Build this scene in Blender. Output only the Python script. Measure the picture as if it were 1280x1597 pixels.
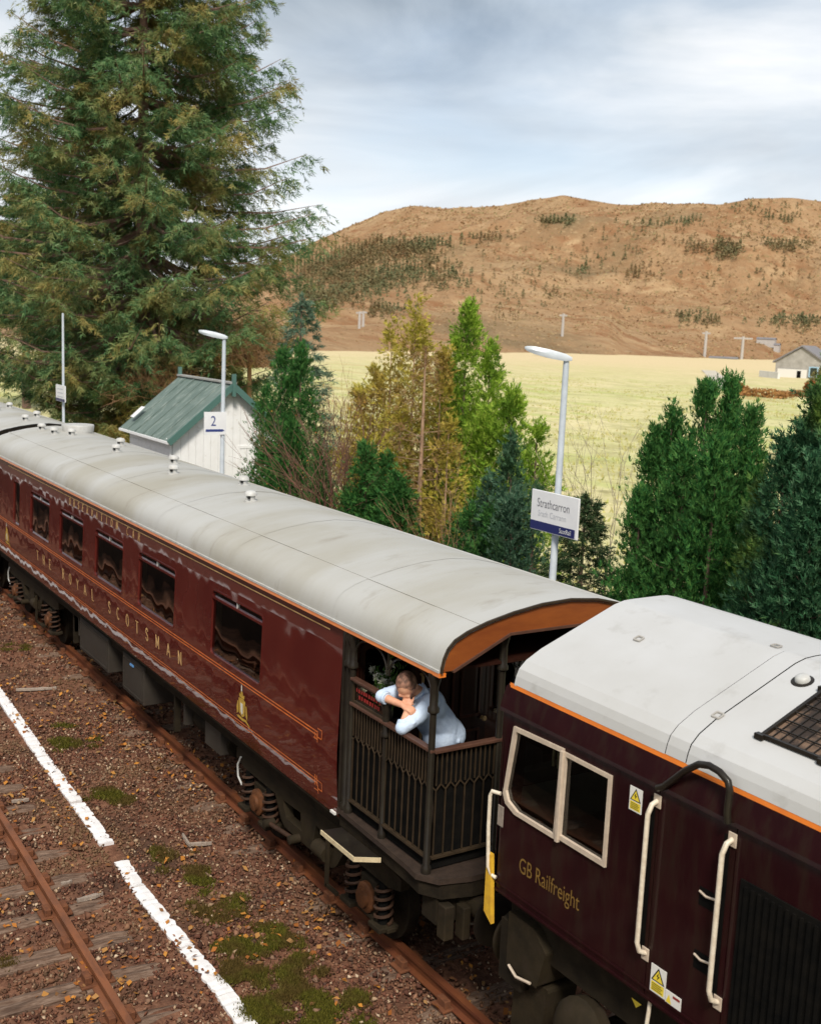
import bpy, bmesh, math, random
import numpy as np
from mathutils import Vector, Matrix
from mathutils.geometry import tessellate_polygon
from mathutils import noise as mnoise

scene = bpy.context.scene
COL = scene.collection
for o in list(bpy.data.objects):
    bpy.data.objects.remove(o)
random.seed(7)
RNG = np.random.default_rng(7)
PI = math.pi

# ---------------------------------------------------------------- camera
CAM = np.array([9.16, -6.46, 5.98])
YAW, PITCH, ROLL, FPX = math.radians(147.32), math.radians(-9.09), math.radians(2.45), 1766.3
_f = np.array([math.cos(PITCH)*math.cos(YAW), math.cos(PITCH)*math.sin(YAW), math.sin(PITCH)])
_r0 = np.array([math.sin(YAW), -math.cos(YAW), 0.0])
_u0 = np.cross(_r0, _f)
_r = _r0*math.cos(ROLL) + _u0*math.sin(ROLL)
_u = -_r0*math.sin(ROLL) + _u0*math.cos(ROLL)
def ray(px, py):
    return _f + (px-640)/FPX*_r - (py-798.5)/FPX*_u
def on_y(px, py, y):
    d = ray(px, py); return CAM + d*((y-CAM[1])/d[1])
def on_x(px, py, x):
    d = ray(px, py); return CAM + d*((x-CAM[0])/d[0])
def on_z(px, py, z):
    d = ray(px, py); return CAM + d*((z-CAM[2])/d[2])
cam_data = bpy.data.cameras.new('camera')
cam = bpy.data.objects.new('camera', cam_data)
COL.objects.link(cam)
cam.matrix_world = Matrix(((_r[0], _u[0], -_f[0], CAM[0]), (_r[1], _u[1], -_f[1], CAM[1]),
                           (_r[2], _u[2], -_f[2], CAM[2]), (0, 0, 0, 1)))
cam_data.sensor_fit = 'HORIZONTAL'
cam_data.sensor_width = 36
cam_data.lens = FPX/1280*36
cam_data.clip_start = 0.1
cam_data.clip_end = 20000
cam_data.dof.use_dof = True
cam_data.dof.focus_distance = 11.0
cam_data.dof.aperture_fstop = 3.6
scene.camera = cam

# ---------------------------------------------------------------- world, sun, exposure
SUN_DIR = Vector((0.58, -0.34, 0.74)).normalized()
world = bpy.data.worlds.new('World'); scene.world = world; world.use_nodes = True
def build_world():
    nt = world.node_tree; nt.nodes.clear(); N = nt.nodes.new; L = nt.links.new
    out = N('ShaderNodeOutputWorld')
    sky = N('ShaderNodeTexSky'); sky.sky_type = 'NISHITA'; sky.sun_disc = False
    sky.sun_elevation = math.asin(SUN_DIR.z)
    sky.sun_rotation = math.atan2(SUN_DIR.x, SUN_DIR.y)
    bg = N('ShaderNodeBackground'); bg.inputs[1].default_value = 0.12
    L(sky.outputs[0], bg.inputs[0])
    tc = N('ShaderNodeTexCoord')
    sep = N('ShaderNodeSeparateXYZ'); L(tc.outputs['Generated'], sep.inputs[0])
    add = N('ShaderNodeMath'); add.operation = 'ADD'; add.inputs[1].default_value = 0.16
    mx = N('ShaderNodeMath'); mx.operation = 'MAXIMUM'; mx.inputs[1].default_value = 0.0
    L(sep.outputs[2], mx.inputs[0]); L(mx.outputs[0], add.inputs[0])
    comb = N('ShaderNodeCombineXYZ')
    for i in (0, 1):
        dv = N('ShaderNodeMath'); dv.operation = 'DIVIDE'
        L(sep.outputs[i], dv.inputs[0]); L(add.outputs[0], dv.inputs[1]); L(dv.outputs[0], comb.inputs[i])
    mp = N('ShaderNodeMapping'); mp.inputs['Location'].default_value = (3.1, 0.4, 0.0)
    L(comb.outputs[0], mp.inputs[0])
    n1 = N('ShaderNodeTexNoise'); n1.inputs['Scale'].default_value = 0.95; n1.inputs['Detail'].default_value = 7
    n1.inputs['Roughness'].default_value = 0.52; n1.inputs['Distortion'].default_value = 0.6
    n2 = N('ShaderNodeTexNoise'); n2.inputs['Scale'].default_value = 0.9; n2.inputs['Detail'].default_value = 4
    mp2 = N('ShaderNodeMapping'); mp2.inputs['Location'].default_value = (7.7, 2.2, 3.0)
    L(comb.outputs[0], mp2.inputs[0])
    L(mp.outputs[0], n1.inputs[0]); L(mp2.outputs[0], n2.inputs[0])
    cr = N('ShaderNodeValToRGB')
    e = cr.color_ramp.elements
    e[0].position = 0.34; e[0].color = (0.30, 0.36, 0.43, 1)
    e[1].position = 0.62; e[1].color = (0.93, 0.94, 0.95, 1)
    m = cr.color_ramp.elements.new(0.48); m.color = (0.545, 0.61, 0.675, 1)
    L(n1.outputs[0], cr.inputs[0])
    # bright low band of cloud near the horizon
    hz = N('ShaderNodeMapRange'); hz.inputs[1].default_value = 0.02; hz.inputs[2].default_value = 0.26
    hz.inputs[3].default_value = 0.90; hz.inputs[4].default_value = 0.0
    L(sep.outputs[2], hz.inputs[0])
    mixc = N('ShaderNodeMixRGB'); mixc.inputs[2].default_value = (0.93, 0.95, 0.97, 1)
    L(hz.outputs[0], mixc.inputs[0]); L(cr.outputs[0], mixc.inputs[1])
    bg2 = N('ShaderNodeBackground'); bg2.inputs[1].default_value = 0.86
    L(mixc.outputs[0], bg2.inputs[0])
    cov = N('ShaderNodeMapRange'); cov.inputs[1].default_value = 0.30; cov.inputs[2].default_value = 0.55
    cov.inputs[3].default_value = 0.62; cov.inputs[4].default_value = 0.97
    L(n2.outputs[0], cov.inputs[0])
    mix = N('ShaderNodeMixShader')
    L(cov.outputs[0], mix.inputs[0]); L(bg.outputs[0], mix.inputs[1]); L(bg2.outputs[0], mix.inputs[2])
    L(mix.outputs[0], out.inputs[0])
build_world()
sd = bpy.data.lights.new('sun', 'SUN'); sun = bpy.data.objects.new('sun', sd); COL.objects.link(sun)
sd.energy = 3.0; sd.angle = math.radians(12); sd.color = (1.0, 0.93, 0.82)
sun.rotation_euler = (-SUN_DIR).to_track_quat('-Z', 'Y').to_euler()
scene.view_settings.view_transform = 'Standard'
scene.view_settings.look = 'None'
scene.view_settings.exposure = 0.40
scene.view_settings.gamma = 1.0
scene.view_settings.use_curve_mapping = False

# ---------------------------------------------------------------- helpers
def tag(o, label=None, cat=None, group=None, kind=None):
    if label: o['label'] = label
    if cat: o['category'] = cat
    if group: o['group'] = group
    if kind: o['kind'] = kind
    return o
def empty(name, loc, label=None, cat=None, group=None):
    o = bpy.data.objects.new(name, None); COL.objects.link(o)
    o.location = Vector(loc); o.empty_display_size = 0.2
    return tag(o, label, cat, group)
WORLD_LOC = {}
def wloc(o):
    v = Vector((0, 0, 0))
    while o is not None:
        v = v + Vector(o.location); o = o.parent
    return v
class MB:
    """collects geometry in world coordinates; build() links it as one mesh object"""
    def __init__(s): s.v = []; s.f = []
    def add(s, vs, fs):
        b = len(s.v); s.v += [tuple(map(float, q)) for q in vs]; s.f += [tuple(b+i for i in q) for q in fs]; return s
    def box(s, x0, x1, y0, y1, z0, z1):
        return s.add([(x0,y0,z0),(x1,y0,z0),(x1,y1,z0),(x0,y1,z0),(x0,y0,z1),(x1,y0,z1),(x1,y1,z1),(x0,y1,z1)],
                     [(0,3,2,1),(4,5,6,7),(0,1,5,4),(1,2,6,5),(2,3,7,6),(3,0,4,7)])
    def bar(s, a, b, w, h, up=(0,0,1)):
        a = Vector(a); b = Vector(b); d = (b-a).normalized(); up = Vector(up)
        sd_ = d.cross(up)
        if sd_.length < 1e-4: sd_ = d.cross(Vector((0,1,0)))
        sd_.normalize(); u = sd_.cross(d).normalized(); sd_ *= w/2; u *= h/2
        vs = [a-sd_-u, a+sd_-u, a+sd_+u, a-sd_+u, b-sd_-u, b+sd_-u, b+sd_+u, b-sd_+u]
        return s.add(vs, [(0,1,2,3),(7,6,5,4),(0,4,5,1),(1,5,6,2),(2,6,7,3),(3,7,4,0)])
    def tube(s, path, r, n=8, caps=True):
        path = [Vector(q) for q in path]; m = len(path)
        rs = r if isinstance(r, (list, tuple)) else [r]*m
        rings = []; prev = None
        for i, q in enumerate(path):
            d = (path[min(i+1, m-1)] - path[max(i-1, 0)])
            d = d.normalized() if d.length > 1e-9 else Vector((0,0,1))
            if prev is None:
                a = d.orthogonal().normalized()
            else:
                a = prev - d*prev.dot(d); a = a.normalized() if a.length > 1e-6 else d.orthogonal().normalized()
            prev = a; b = d.cross(a)
            rings.append([q + (a*math.cos(t*2*PI/n) + b*math.sin(t*2*PI/n))*rs[i] for t in range(n)])
        b0 = len(s.v); vs = [v for rg in rings for v in rg]; fs = []
        for i in range(m-1):
            for j in range(n):
                k = (j+1) % n
                fs.append((i*n+j, i*n+k, (i+1)*n+k, (i+1)*n+j))
        if caps:
            fs.append(tuple(range(n-1, -1, -1))); fs.append(tuple((m-1)*n+j for j in range(n)))
        return s.add(vs, fs)
    def lathe(s, origin, axis, prof, n=16):
        """prof: list of (distance along axis, radius)"""
        o = Vector(origin); ax = Vector(axis).normalized(); a = ax.orthogonal().normalized(); b = ax.cross(a)
        vs = []; fs = []; m = len(prof)
        for t, r in prof:
            for j in range(n):
                an = j*2*PI/n; vs.append(o + ax*t + (a*math.cos(an) + b*math.sin(an))*r)
        for i in range(m-1):
            for j in range(n):
                k = (j+1) % n; fs.append((i*n+j, i*n+k, (i+1)*n+k, (i+1)*n+j))
        fs.append(tuple(range(n-1, -1, -1))); fs.append(tuple((m-1)*n+j for j in range(n)))
        return s.add(vs, fs)
    def loft(s, rings, closed=True, caps=True):
        n = len(rings[0]); vs = [q for rg in rings for q in rg]; fs = []
        for i in range(len(rings)-1):
            for j in range(n if closed else n-1):
                k = (j+1) % n; fs.append((i*n+j, i*n+k, (i+1)*n+k, (i+1)*n+j))
        if caps and closed:
            fs.append(tuple(range(n-1, -1, -1))); fs.append(tuple((len(rings)-1)*n+j for j in range(n)))
        return s.add(vs, fs)
    def poly(s, outer, holes, fn, thick=None):
        """flat polygon with holes; fn maps 2-D points to 3-D, thick: offset vector for a solid plate"""
        lists = [[Vector((a, b, 0)) for a, b in outer]] + [[Vector((a, b, 0)) for a, b in h] for h in holes]
        tris = tessellate_polygon(lists); flat = [q for l in lists for q in l]
        vs = [Vector(fn(q.x, q.y)) for q in flat]
        s.add(vs, tris)
        if thick is not None:
            t = Vector(thick); s.add([q+t for q in vs], [tuple(reversed(q)) for q in tris])
            b = 0
            for l in lists:
                n = len(l)
                s.add([vs[b+i] for i in range(n)] + [vs[b+i]+t for i in range(n)],
                      [(i, (i+1) % n, n+(i+1) % n, n+i) for i in range(n)])
                b += n
        return s
    def build(s, name, mat, parent=None, smooth=False, bevel=0, kind=None, loc=None, ang=40):
        base = wloc(parent) if parent is not None else (Vector(loc) if loc is not None else Vector((0,0,0)))
        me = bpy.data.meshes.new(name)
        me.from_pydata([(q[0]-base.x, q[1]-base.y, q[2]-base.z) for q in s.v], [], s.f)
        bm = bmesh.new(); bm.from_mesh(me)
        if smooth: bmesh.ops.remove_doubles(bm, verts=bm.verts, dist=1e-5)
        bmesh.ops.recalc_face_normals(bm, faces=bm.faces)
        bm.to_mesh(me); bm.free()
        if smooth:
            me.polygons.foreach_set('use_smooth', [True]*len(me.polygons))
        me.materials.append(mat)
        o = bpy.data.objects.new(name, me); COL.objects.link(o)
        if smooth:
            try: me.set_sharp_from_angle(angle=math.radians(ang))
            except Exception: pass
        if bevel:
            md = o.modifiers.new('bevel', 'BEVEL'); md.width = bevel; md.segments = 2; md.limit_method = 'ANGLE'
        if parent is not None: o.parent = parent
        elif loc is not None: o.location = Vector(loc)
        if kind: o['kind'] = kind
        return o
def raw_mesh(name, V, F, mat, parent=None, loc=(0,0,0), smooth=False):
    """numpy verts (N,3) in world coordinates and faces (M,k) -> object"""
    base = np.array(wloc(parent) if parent is not None else loc, dtype=np.float64)
    V = np.asarray(V, dtype=np.float64) - base; F = np.asarray(F, dtype=np.int32); k = F.shape[1]
    me = bpy.data.meshes.new(name)
    me.vertices.add(len(V)); me.vertices.foreach_set('co', V.astype(np.float32).ravel())
    me.loops.add(F.size); me.loops.foreach_set('vertex_index', F.ravel())
    me.polygons.add(len(F)); me.polygons.foreach_set('loop_start', np.arange(0, F.size, k, dtype=np.int32))
    try: me.polygons.foreach_set('loop_total', np.full(len(F), k, dtype=np.int32))
    except Exception: pass
    if smooth: me.polygons.foreach_set('use_smooth', np.ones(len(F), dtype=bool))
    me.update(calc_edges=True); me.validate()
    me.materials.append(mat)
    o = bpy.data.objects.new(name, me); COL.objects.link(o)
    if parent is not None: o.parent = parent
    else: o.location = Vector(loc)
    return o
def copy_obj(o, parent, delta):
    c = o.copy(); COL.objects.link(c); c.parent = parent; c.location = Vector(o.location) + Vector(delta); return c
def copy_tree(o, parent, delta):
    kids = list(o.children)
    c = copy_obj(o, parent, delta)
    for k in kids: copy_tree(k, c, (0,0,0))
    return c
def rrect(x0, x1, y0, y1, r, n=5):
    pts = []
    for cx, cy, a0 in ((x1-r, y1-r, 0), (x0+r, y1-r, 90), (x0+r, y0+r, 180), (x1-r, y0+r, 270)):
        for i in range(n+1):
            a = math.radians(a0 + 90*i/n); pts.append((cx + r*math.cos(a), cy + r*math.sin(a)))
    return pts
def ring_part(mb, outer, inner, fn, thick):
    return mb.poly(outer, [inner], fn, thick)

# ---------------------------------------------------------------- materials
def mat(name, col, rough=0.6, metal=0.0, var=None, scale=3.0, bump=0.0, bscale=None, coat=0.0, spec=0.5, island=0.0,
        detail=6, stretch=None, ramp=(0.35, 0.65), coat_rough=0.03, emit=None, trans=0.0, dirt=None):
    """procedural material: base colour, optional second colour mixed by noise, bump, per-island variation"""
    m = bpy.data.materials.new(name); m.use_nodes = True
    nt = m.node_tree; N = nt.nodes.new; L = nt.links.new
    b = nt.nodes['Principled BSDF']
    b.inputs['Base Color'].default_value = (*col, 1); b.inputs['Roughness'].default_value = rough
    b.inputs['Metallic'].default_value = metal
    b.inputs['Coat Weight'].default_value = coat; b.inputs['Coat Roughness'].default_value = coat_rough
    b.inputs['Specular IOR Level'].default_value = spec
    tc = N('ShaderNodeNewGeometry')
    vec = tc.outputs['Position']
    if stretch:
        mp = N('ShaderNodeMapping'); mp.inputs['Scale'].default_value = stretch; L(vec, mp.inputs[0]); vec = mp.outputs[0]
    cur = None
    def noise(sc, det=detail):
        n = N('ShaderNodeTexNoise'); n.inputs['Scale'].default_value = sc; n.inputs['Detail'].default_value = det
        n.inputs['Roughness'].default_value = 0.6; L(vec, n.inputs['Vector']); return n.outputs[0]
    def ramp_of(src, lo, hi):
        r = N('ShaderNodeMapRange'); r.inputs[1].default_value = lo; r.inputs[2].default_value = hi; L(src, r.inputs[0]); return r.outputs[0]
    if var:
        mix = N('ShaderNodeMixRGB'); mix.inputs[1].default_value = (*col, 1); mix.inputs[2].default_value = (*var, 1)
        L(ramp_of(noise(scale), *ramp), mix.inputs[0]); cur = mix.outputs[0]
    if dirt:
        dcol, dsc, lo, hi = dirt
        mix = N('ShaderNodeMixRGB'); mix.inputs[2].default_value = (*dcol, 1)
        if cur is not None: L(cur, mix.inputs[1])
        else: mix.inputs[1].default_value = (*col, 1)
        L(ramp_of(noise(dsc, 8), lo, hi), mix.inputs[0]); cur = mix.outputs[0]
    if island:
        hs = N('ShaderNodeHueSaturation')
        mr = N('ShaderNodeMapRange'); mr.inputs[3].default_value = 1-island; mr.inputs[4].default_value = 1+island
        L(tc.outputs['Random Per Island'], mr.inputs[0]); L(mr.outputs[0], hs.inputs['Value'])
        if cur is not None: L(cur, hs.inputs['Color'])
        else: hs.inputs['Color'].default_value = (*col, 1)
        cur = hs.outputs[0]
    if cur is not None: L(cur, b.inputs['Base Color'])
    if bump:
        bp = N('ShaderNodeBump'); bp.inputs['Distance'].default_value = bump; bp.inputs['Strength'].default_value = 1.0
        L(noise(bscale or scale*4), bp.inputs['Height']); L(bp.outputs[0], b.inputs['Normal'])
        if coat: L(bp.outputs[0], b.inputs['Coat Normal'])
    if emit:
        b.inputs['Emission Color'].default_value = (*col, 1); b.inputs['Emission Strength'].default_value = emit
    if trans:
        tr = N('ShaderNodeBsdfTranslucent'); ms = N('ShaderNodeMixShader'); ms.inputs[0].default_value = trans
        if cur is not None: L(cur, tr.inputs[0])
        else: tr.inputs[0].default_value = (*col, 1)
        o = nt.nodes['Material Output']; L(b.outputs[0], ms.inputs[1]); L(tr.outputs[0], ms.inputs[2]); L(ms.outputs[0], o.inputs[0])
    return m
def leaf_mat(name, cols, patch=None, pscale=0.8, lo=0.45, hi=0.62, trans=0.22, rough=0.65):
    """foliage: per-blade colour from a ramp, second palette in noise patches (dead or lighter growth)"""
    m = bpy.data.materials.new(name); m.use_nodes = True
    nt = m.node_tree; N = nt.nodes.new; L = nt.links.new; b = nt.nodes['Principled BSDF']
    b.inputs['Roughness'].default_value = rough; b.inputs['Specular IOR Level'].default_value = 0.12
    g = N('ShaderNodeNewGeometry')
    def rampn(cs):
        r = N('ShaderNodeValToRGB'); r.color_ramp.elements[0].color = (*cs[0], 1); r.color_ramp.elements[1].color = (*cs[-1], 1)
        for i, c in enumerate(cs[1:-1]):
            e = r.color_ramp.elements.new((i+1)/(len(cs)-1)); e.color = (*c, 1)
        L(g.outputs['Random Per Island'], r.inputs[0]); return r.outputs[0]
    cur = rampn(cols)
    if patch:
        n = N('ShaderNodeTexNoise'); n.inputs['Scale'].default_value = pscale; n.inputs['Detail'].default_value = 4
        L(g.outputs['Position'], n.inputs['Vector'])
        mr = N('ShaderNodeMapRange'); mr.inputs[1].default_value = lo; mr.inputs[2].default_value = hi; L(n.outputs[0], mr.inputs[0])
        mx = N('ShaderNodeMixRGB'); L(mr.outputs[0], mx.inputs[0]); L(cur, mx.inputs[1]); L(rampn(patch), mx.inputs[2]); cur = mx.outputs[0]
    L(cur, b.inputs['Base Color'])
    tr = N('ShaderNodeBsdfTranslucent'); ms = N('ShaderNodeMixShader'); ms.inputs[0].default_value = trans
    L(cur, tr.inputs[0]); L(b.outputs[0], ms.inputs[1]); L(tr.outputs[0], ms.inputs[2])
    L(ms.outputs[0], nt.nodes['Material Output'].inputs[0])
    return m
def glass_mat(name, tint=(0.30, 0.29, 0.27), wav=0.0012, wscale=2.2, ior=1.6):
    m = bpy.data.materials.new(name); m.use_nodes = True
    nt = m.node_tree; nt.nodes.clear(); N = nt.nodes.new; L = nt.links.new
    o = N('ShaderNodeOutputMaterial'); ms = N('ShaderNodeMixShader')
    t = N('ShaderNodeBsdfTransparent'); t.inputs[0].default_value = (*tint, 1)
    gl = N('ShaderNodeBsdfGlossy'); gl.inputs['Roughness'].default_value = 0.015
    fr = N('ShaderNodeFresnel'); fr.inputs[0].default_value = ior
    g = N('ShaderNodeNewGeometry'); n = N('ShaderNodeTexNoise'); n.inputs['Scale'].default_value = wscale; n.inputs['Detail'].default_value = 1
    bp = N('ShaderNodeBump'); bp.inputs['Distance'].default_value = wav*10; bp.inputs['Strength'].default_value = 0.35
    L(g.outputs['Position'], n.inputs['Vector']); L(n.outputs[0], bp.inputs['Height'])
    L(bp.outputs[0], gl.inputs['Normal']); L(bp.outputs[0], fr.inputs['Normal'])
    sc = N('ShaderNodeMath'); sc.operation = 'MULTIPLY'; sc.inputs[1].default_value = 1.8; sc.use_clamp = True
    L(fr.outputs[0], sc.inputs[0])
    L(sc.outputs[0], ms.inputs[0]); L(t.outputs[0], ms.inputs[1]); L(gl.outputs[0], ms.inputs[2]); L(ms.outputs[0], o.inputs[0])
    return m
M = {}
M['maroon'] = mat('coach_maroon', (0.078, 0.0120, 0.0095), 0.42, var=(0.096, 0.017, 0.0125), scale=1.2, coat=1.0, bump=0.013, bscale=1.1, detail=2, coat_rough=0.03,
                  dirt=((0.085, 0.022, 0.016), 5.0, 0.55, 0.85), spec=0.02)
M['loco_maroon'] = mat('loco_maroon', (0.0160, 0.0036, 0.0046), 0.50, var=(0.021, 0.0047, 0.0056), scale=2.0, coat=0.35, coat_rough=0.08, bump=0.002, bscale=1.2, detail=3,
                       stretch=(2.5, 2.5, .5), dirt=((0.022, 0.013, 0.009), 4.0, 0.48, 0.78), spec=0.04)
M['coach_roof'] = mat('coach_roof_grey', (0.41, 0.405, 0.385), 0.5, var=(0.335, 0.315, 0.265), scale=0.55, bump=0.003, bscale=6, ramp=(0.40, 0.66), stretch=(1.5, .55, .55), dirt=((0.245, 0.215, 0.17), 2.6, 0.58, 0.82), spec=0.3)
M['loco_roof'] = mat('loco_roof_white', (0.49, 0.49, 0.49), 0.45, var=(0.44, 0.435, 0.425), scale=0.9, bump=0.001, bscale=5, dirt=((0.30, 0.285, 0.26), 3.0, 0.58, 0.88), spec=0.3)
M['orange'] = mat('orange_lining', (0.78, 0.21, 0.025), 0.4, var=(0.65, 0.17, 0.03), scale=6, coat=0.4)
M['lining'] = mat('gold_orange_lining', (0.70, 0.17, 0.03), 0.4, var=(0.42, 0.10, 0.03), scale=6, coat=0.4)
M['gold'] = mat('gold_letters', (0.80, 0.52, 0.22), 0.4, metal=0.0, var=(0.5, 0.3, 0.12), scale=8)
M['dullgold'] = mat('dull_gold_letters', (0.20, 0.115, 0.025), 0.4, var=(0.17, 0.10, 0.025), scale=8)
M['crest_gold'] = mat('crest_gold', (0.70, 0.46, 0.07), 0.4, metal=0.2, var=(0.45, 0.28, 0.05), scale=30)
M['crest_white'] = mat('crest_white', (0.7, 0.68, 0.6), 0.4)
M['bargeboard'] = mat('varnished_bargeboard', (0.27, 0.078, 0.018), 0.4, var=(0.19, 0.050, 0.014), scale=5, coat=0.3, stretch=(1, 0.35, 1.4), bump=0.001, spec=0.15)
M['wood_dark'] = mat('dark_varnished_wood', (0.030, 0.010, 0.006), 0.45, var=(0.020, 0.007, 0.005), scale=10, stretch=(3, 3, 0.3), coat=0.4, spec=0.12)
M['wood_red'] = mat('red_brown_wood', (0.060, 0.017, 0.008), 0.45, var=(0.040, 0.012, 0.007), scale=10, stretch=(3, 3, 0.3), coat=0.4, spec=0.12)
M['iron'] = mat('dark_painted_iron', (0.013, 0.010, 0.008), 0.42, var=(0.020, 0.016, 0.011), scale=7, coat=0.2, bump=0.001, spec=0.15)
M['iron_worn'] = mat('worn_brown_iron', (0.030, 0.021, 0.013), 0.45, var=(0.048, 0.032, 0.019), scale=9, bump=0.001, spec=0.2)
M['handrail'] = mat('polished_brown_handrail', (0.10, 0.048, 0.032), 0.35, var=(0.07, 0.034, 0.024), scale=9, coat=0.3, spec=0.3)
M['chequer'] = mat('worn_floor_plate', (0.050, 0.034, 0.026), 0.5, var=(0.034, 0.024, 0.019), scale=14, bump=0.002, bscale=60, spec=0.2)
M['under'] = mat('grimy_underframe', (0.014, 0.011, 0.008), 0.8, var=(0.026, 0.020, 0.013), scale=5, bump=0.003, bscale=25, spec=0.05)
M['bogie'] = mat('grimy_bogie', (0.019, 0.015, 0.010), 0.75, var=(0.034, 0.025, 0.014), scale=4, bump=0.003, bscale=22, dirt=((0.03, 0.022, 0.016), 8, 0.5, 0.75), spec=0.08)
M['spring'] = mat('rusty_spring', (0.060, 0.031, 0.019), 0.6, var=(0.038, 0.021, 0.014), scale=12, spec=0.15)
M['axlecap'] = mat('orange_axle_cap', (0.13, 0.050, 0.020), 0.55, var=(0.07, 0.030, 0.015), scale=14, spec=0.15)
M['box_grey'] = mat('grey_equipment_box', (0.046, 0.039, 0.032), 0.65, var=(0.034, 0.028, 0.023), scale=3, bump=0.001, dirt=((0.06, 0.045, 0.035), 6, 0.55, 0.8), spec=0.12)
M['cream'] = mat('cream_paint', (0.62, 0.52, 0.33), 0.5, var=(0.5, 0.4, 0.25), scale=20)
M['yellow'] = mat('yellow_paint', (0.70, 0.42, 0.03), 0.5, var=(0.55, 0.30, 0.03), scale=15)
M['sticker_yellow'] = mat('sticker_yellow', (0.78, 0.60, 0.05), 0.45)
M['sticker_white'] = mat('sticker_white', (0.72, 0.70, 0.66), 0.45)
M['black'] = mat('black_print', (0.012, 0.012, 0.012), 0.5, spec=0.2)
M['red'] = mat('red_print', (0.26, 0.018, 0.015), 0.5)
M['white_pipe'] = mat('white_handrail', (0.72, 0.64, 0.52), 0.4, var=(0.58, 0.49, 0.38), scale=25)
M['frame_cream'] = mat('cab_window_frame', (0.56, 0.46, 0.36), 0.45, var=(0.46, 0.37, 0.29), scale=14)
M['black_panel'] = mat('flat_black', (0.006, 0.006, 0.006), 0.7, var=(0.010, 0.009, 0.008), scale=9, spec=0)
M['glass'] = glass_mat('coach_glass', wav=0.0025, wscale=1.6)
M['glass_cab'] = glass_mat('cab_glass', tint=(0.38, 0.40, 0.36), wav=0.0006, wscale=1.2, ior=1.5)
M['glass_light'] = glass_mat('ventilator_glass', tint=(0.55, 0.53, 0.5), wav=0.001, ior=1.9)
M['interior'] = mat('coach_interior_wood', (0.035, 0.018, 0.010), 0.6, var=(0.02, 0.011, 0.007), scale=3, spec=0.1)
M['cloth'] = mat('cream_curtain', (0.40, 0.33, 0.22), 0.8, var=(0.32, 0.25, 0.16), scale=14, stretch=(4, 4, 0.2))
M['vent'] = mat('white_roof_ventilator', (0.50, 0.50, 0.485), 0.5, var=(0.40, 0.39, 0.365), scale=9)
M['dark_rubber'] = mat('dark_gangway', (0.015, 0.014, 0.014), 0.7, spec=0.1)
M['rail'] = mat('rusty_rail', (0.150, 0.060, 0.030), 0.55, var=(0.22, 0.080, 0.034), scale=8, bump=0.001, bscale=60, stretch=(0.35, 1, 1), dirt=((0.08, 0.037, 0.022), 5, 0.52, 0.8), spec=0.25)
M['rail_main'] = mat('dark_rusty_rail', (0.115, 0.036, 0.019), 0.5, var=(0.16, 0.055, 0.022), scale=7, bump=0.001, bscale=60, stretch=(0.35, 1, 1), dirt=((0.05, 0.02, 0.014), 4, 0.5, 0.75), spec=0.2)
M['sleeper'] = mat('weathered_sleeper', (0.105, 0.062, 0.042), 0.9, var=(0.225, 0.155, 0.115), scale=9, stretch=(6, 0.9, 3), bump=0.010, bscale=22, island=0.2, dirt=((0.05, 0.03, 0.022), 3, 0.5, 0.75), spec=0.08)
M['chair'] = mat('rusty_rail_chair', (0.17, 0.065, 0.03), 0.8, var=(0.11, 0.045, 0.025), scale=20, bump=0.002, spec=0.15)
M['white_line'] = mat('white_painted_strip', (0.80, 0.79, 0.80), 0.7, var=(0.70, 0.68, 0.67), scale=4, bump=0.003, bscale=30, dirt=((0.24, 0.17, 0.13), 12, 0.63, 0.71), spec=0.2)
M['concrete'] = mat('platform_concrete', (0.30, 0.28, 0.25), 0.85, var=(0.22, 0.205, 0.18), scale=1.5, bump=0.004, bscale=30, spec=0.1)
M['ballast_bed'] = mat('ballast_bed', (0.115, 0.052, 0.033), 0.95, var=(0.23, 0.115, 0.070), scale=14, bump=0.02, bscale=26, dirt=((0.055, 0.034, 0.026), 1.1, 0.48, 0.7), spec=0.05)
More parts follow.
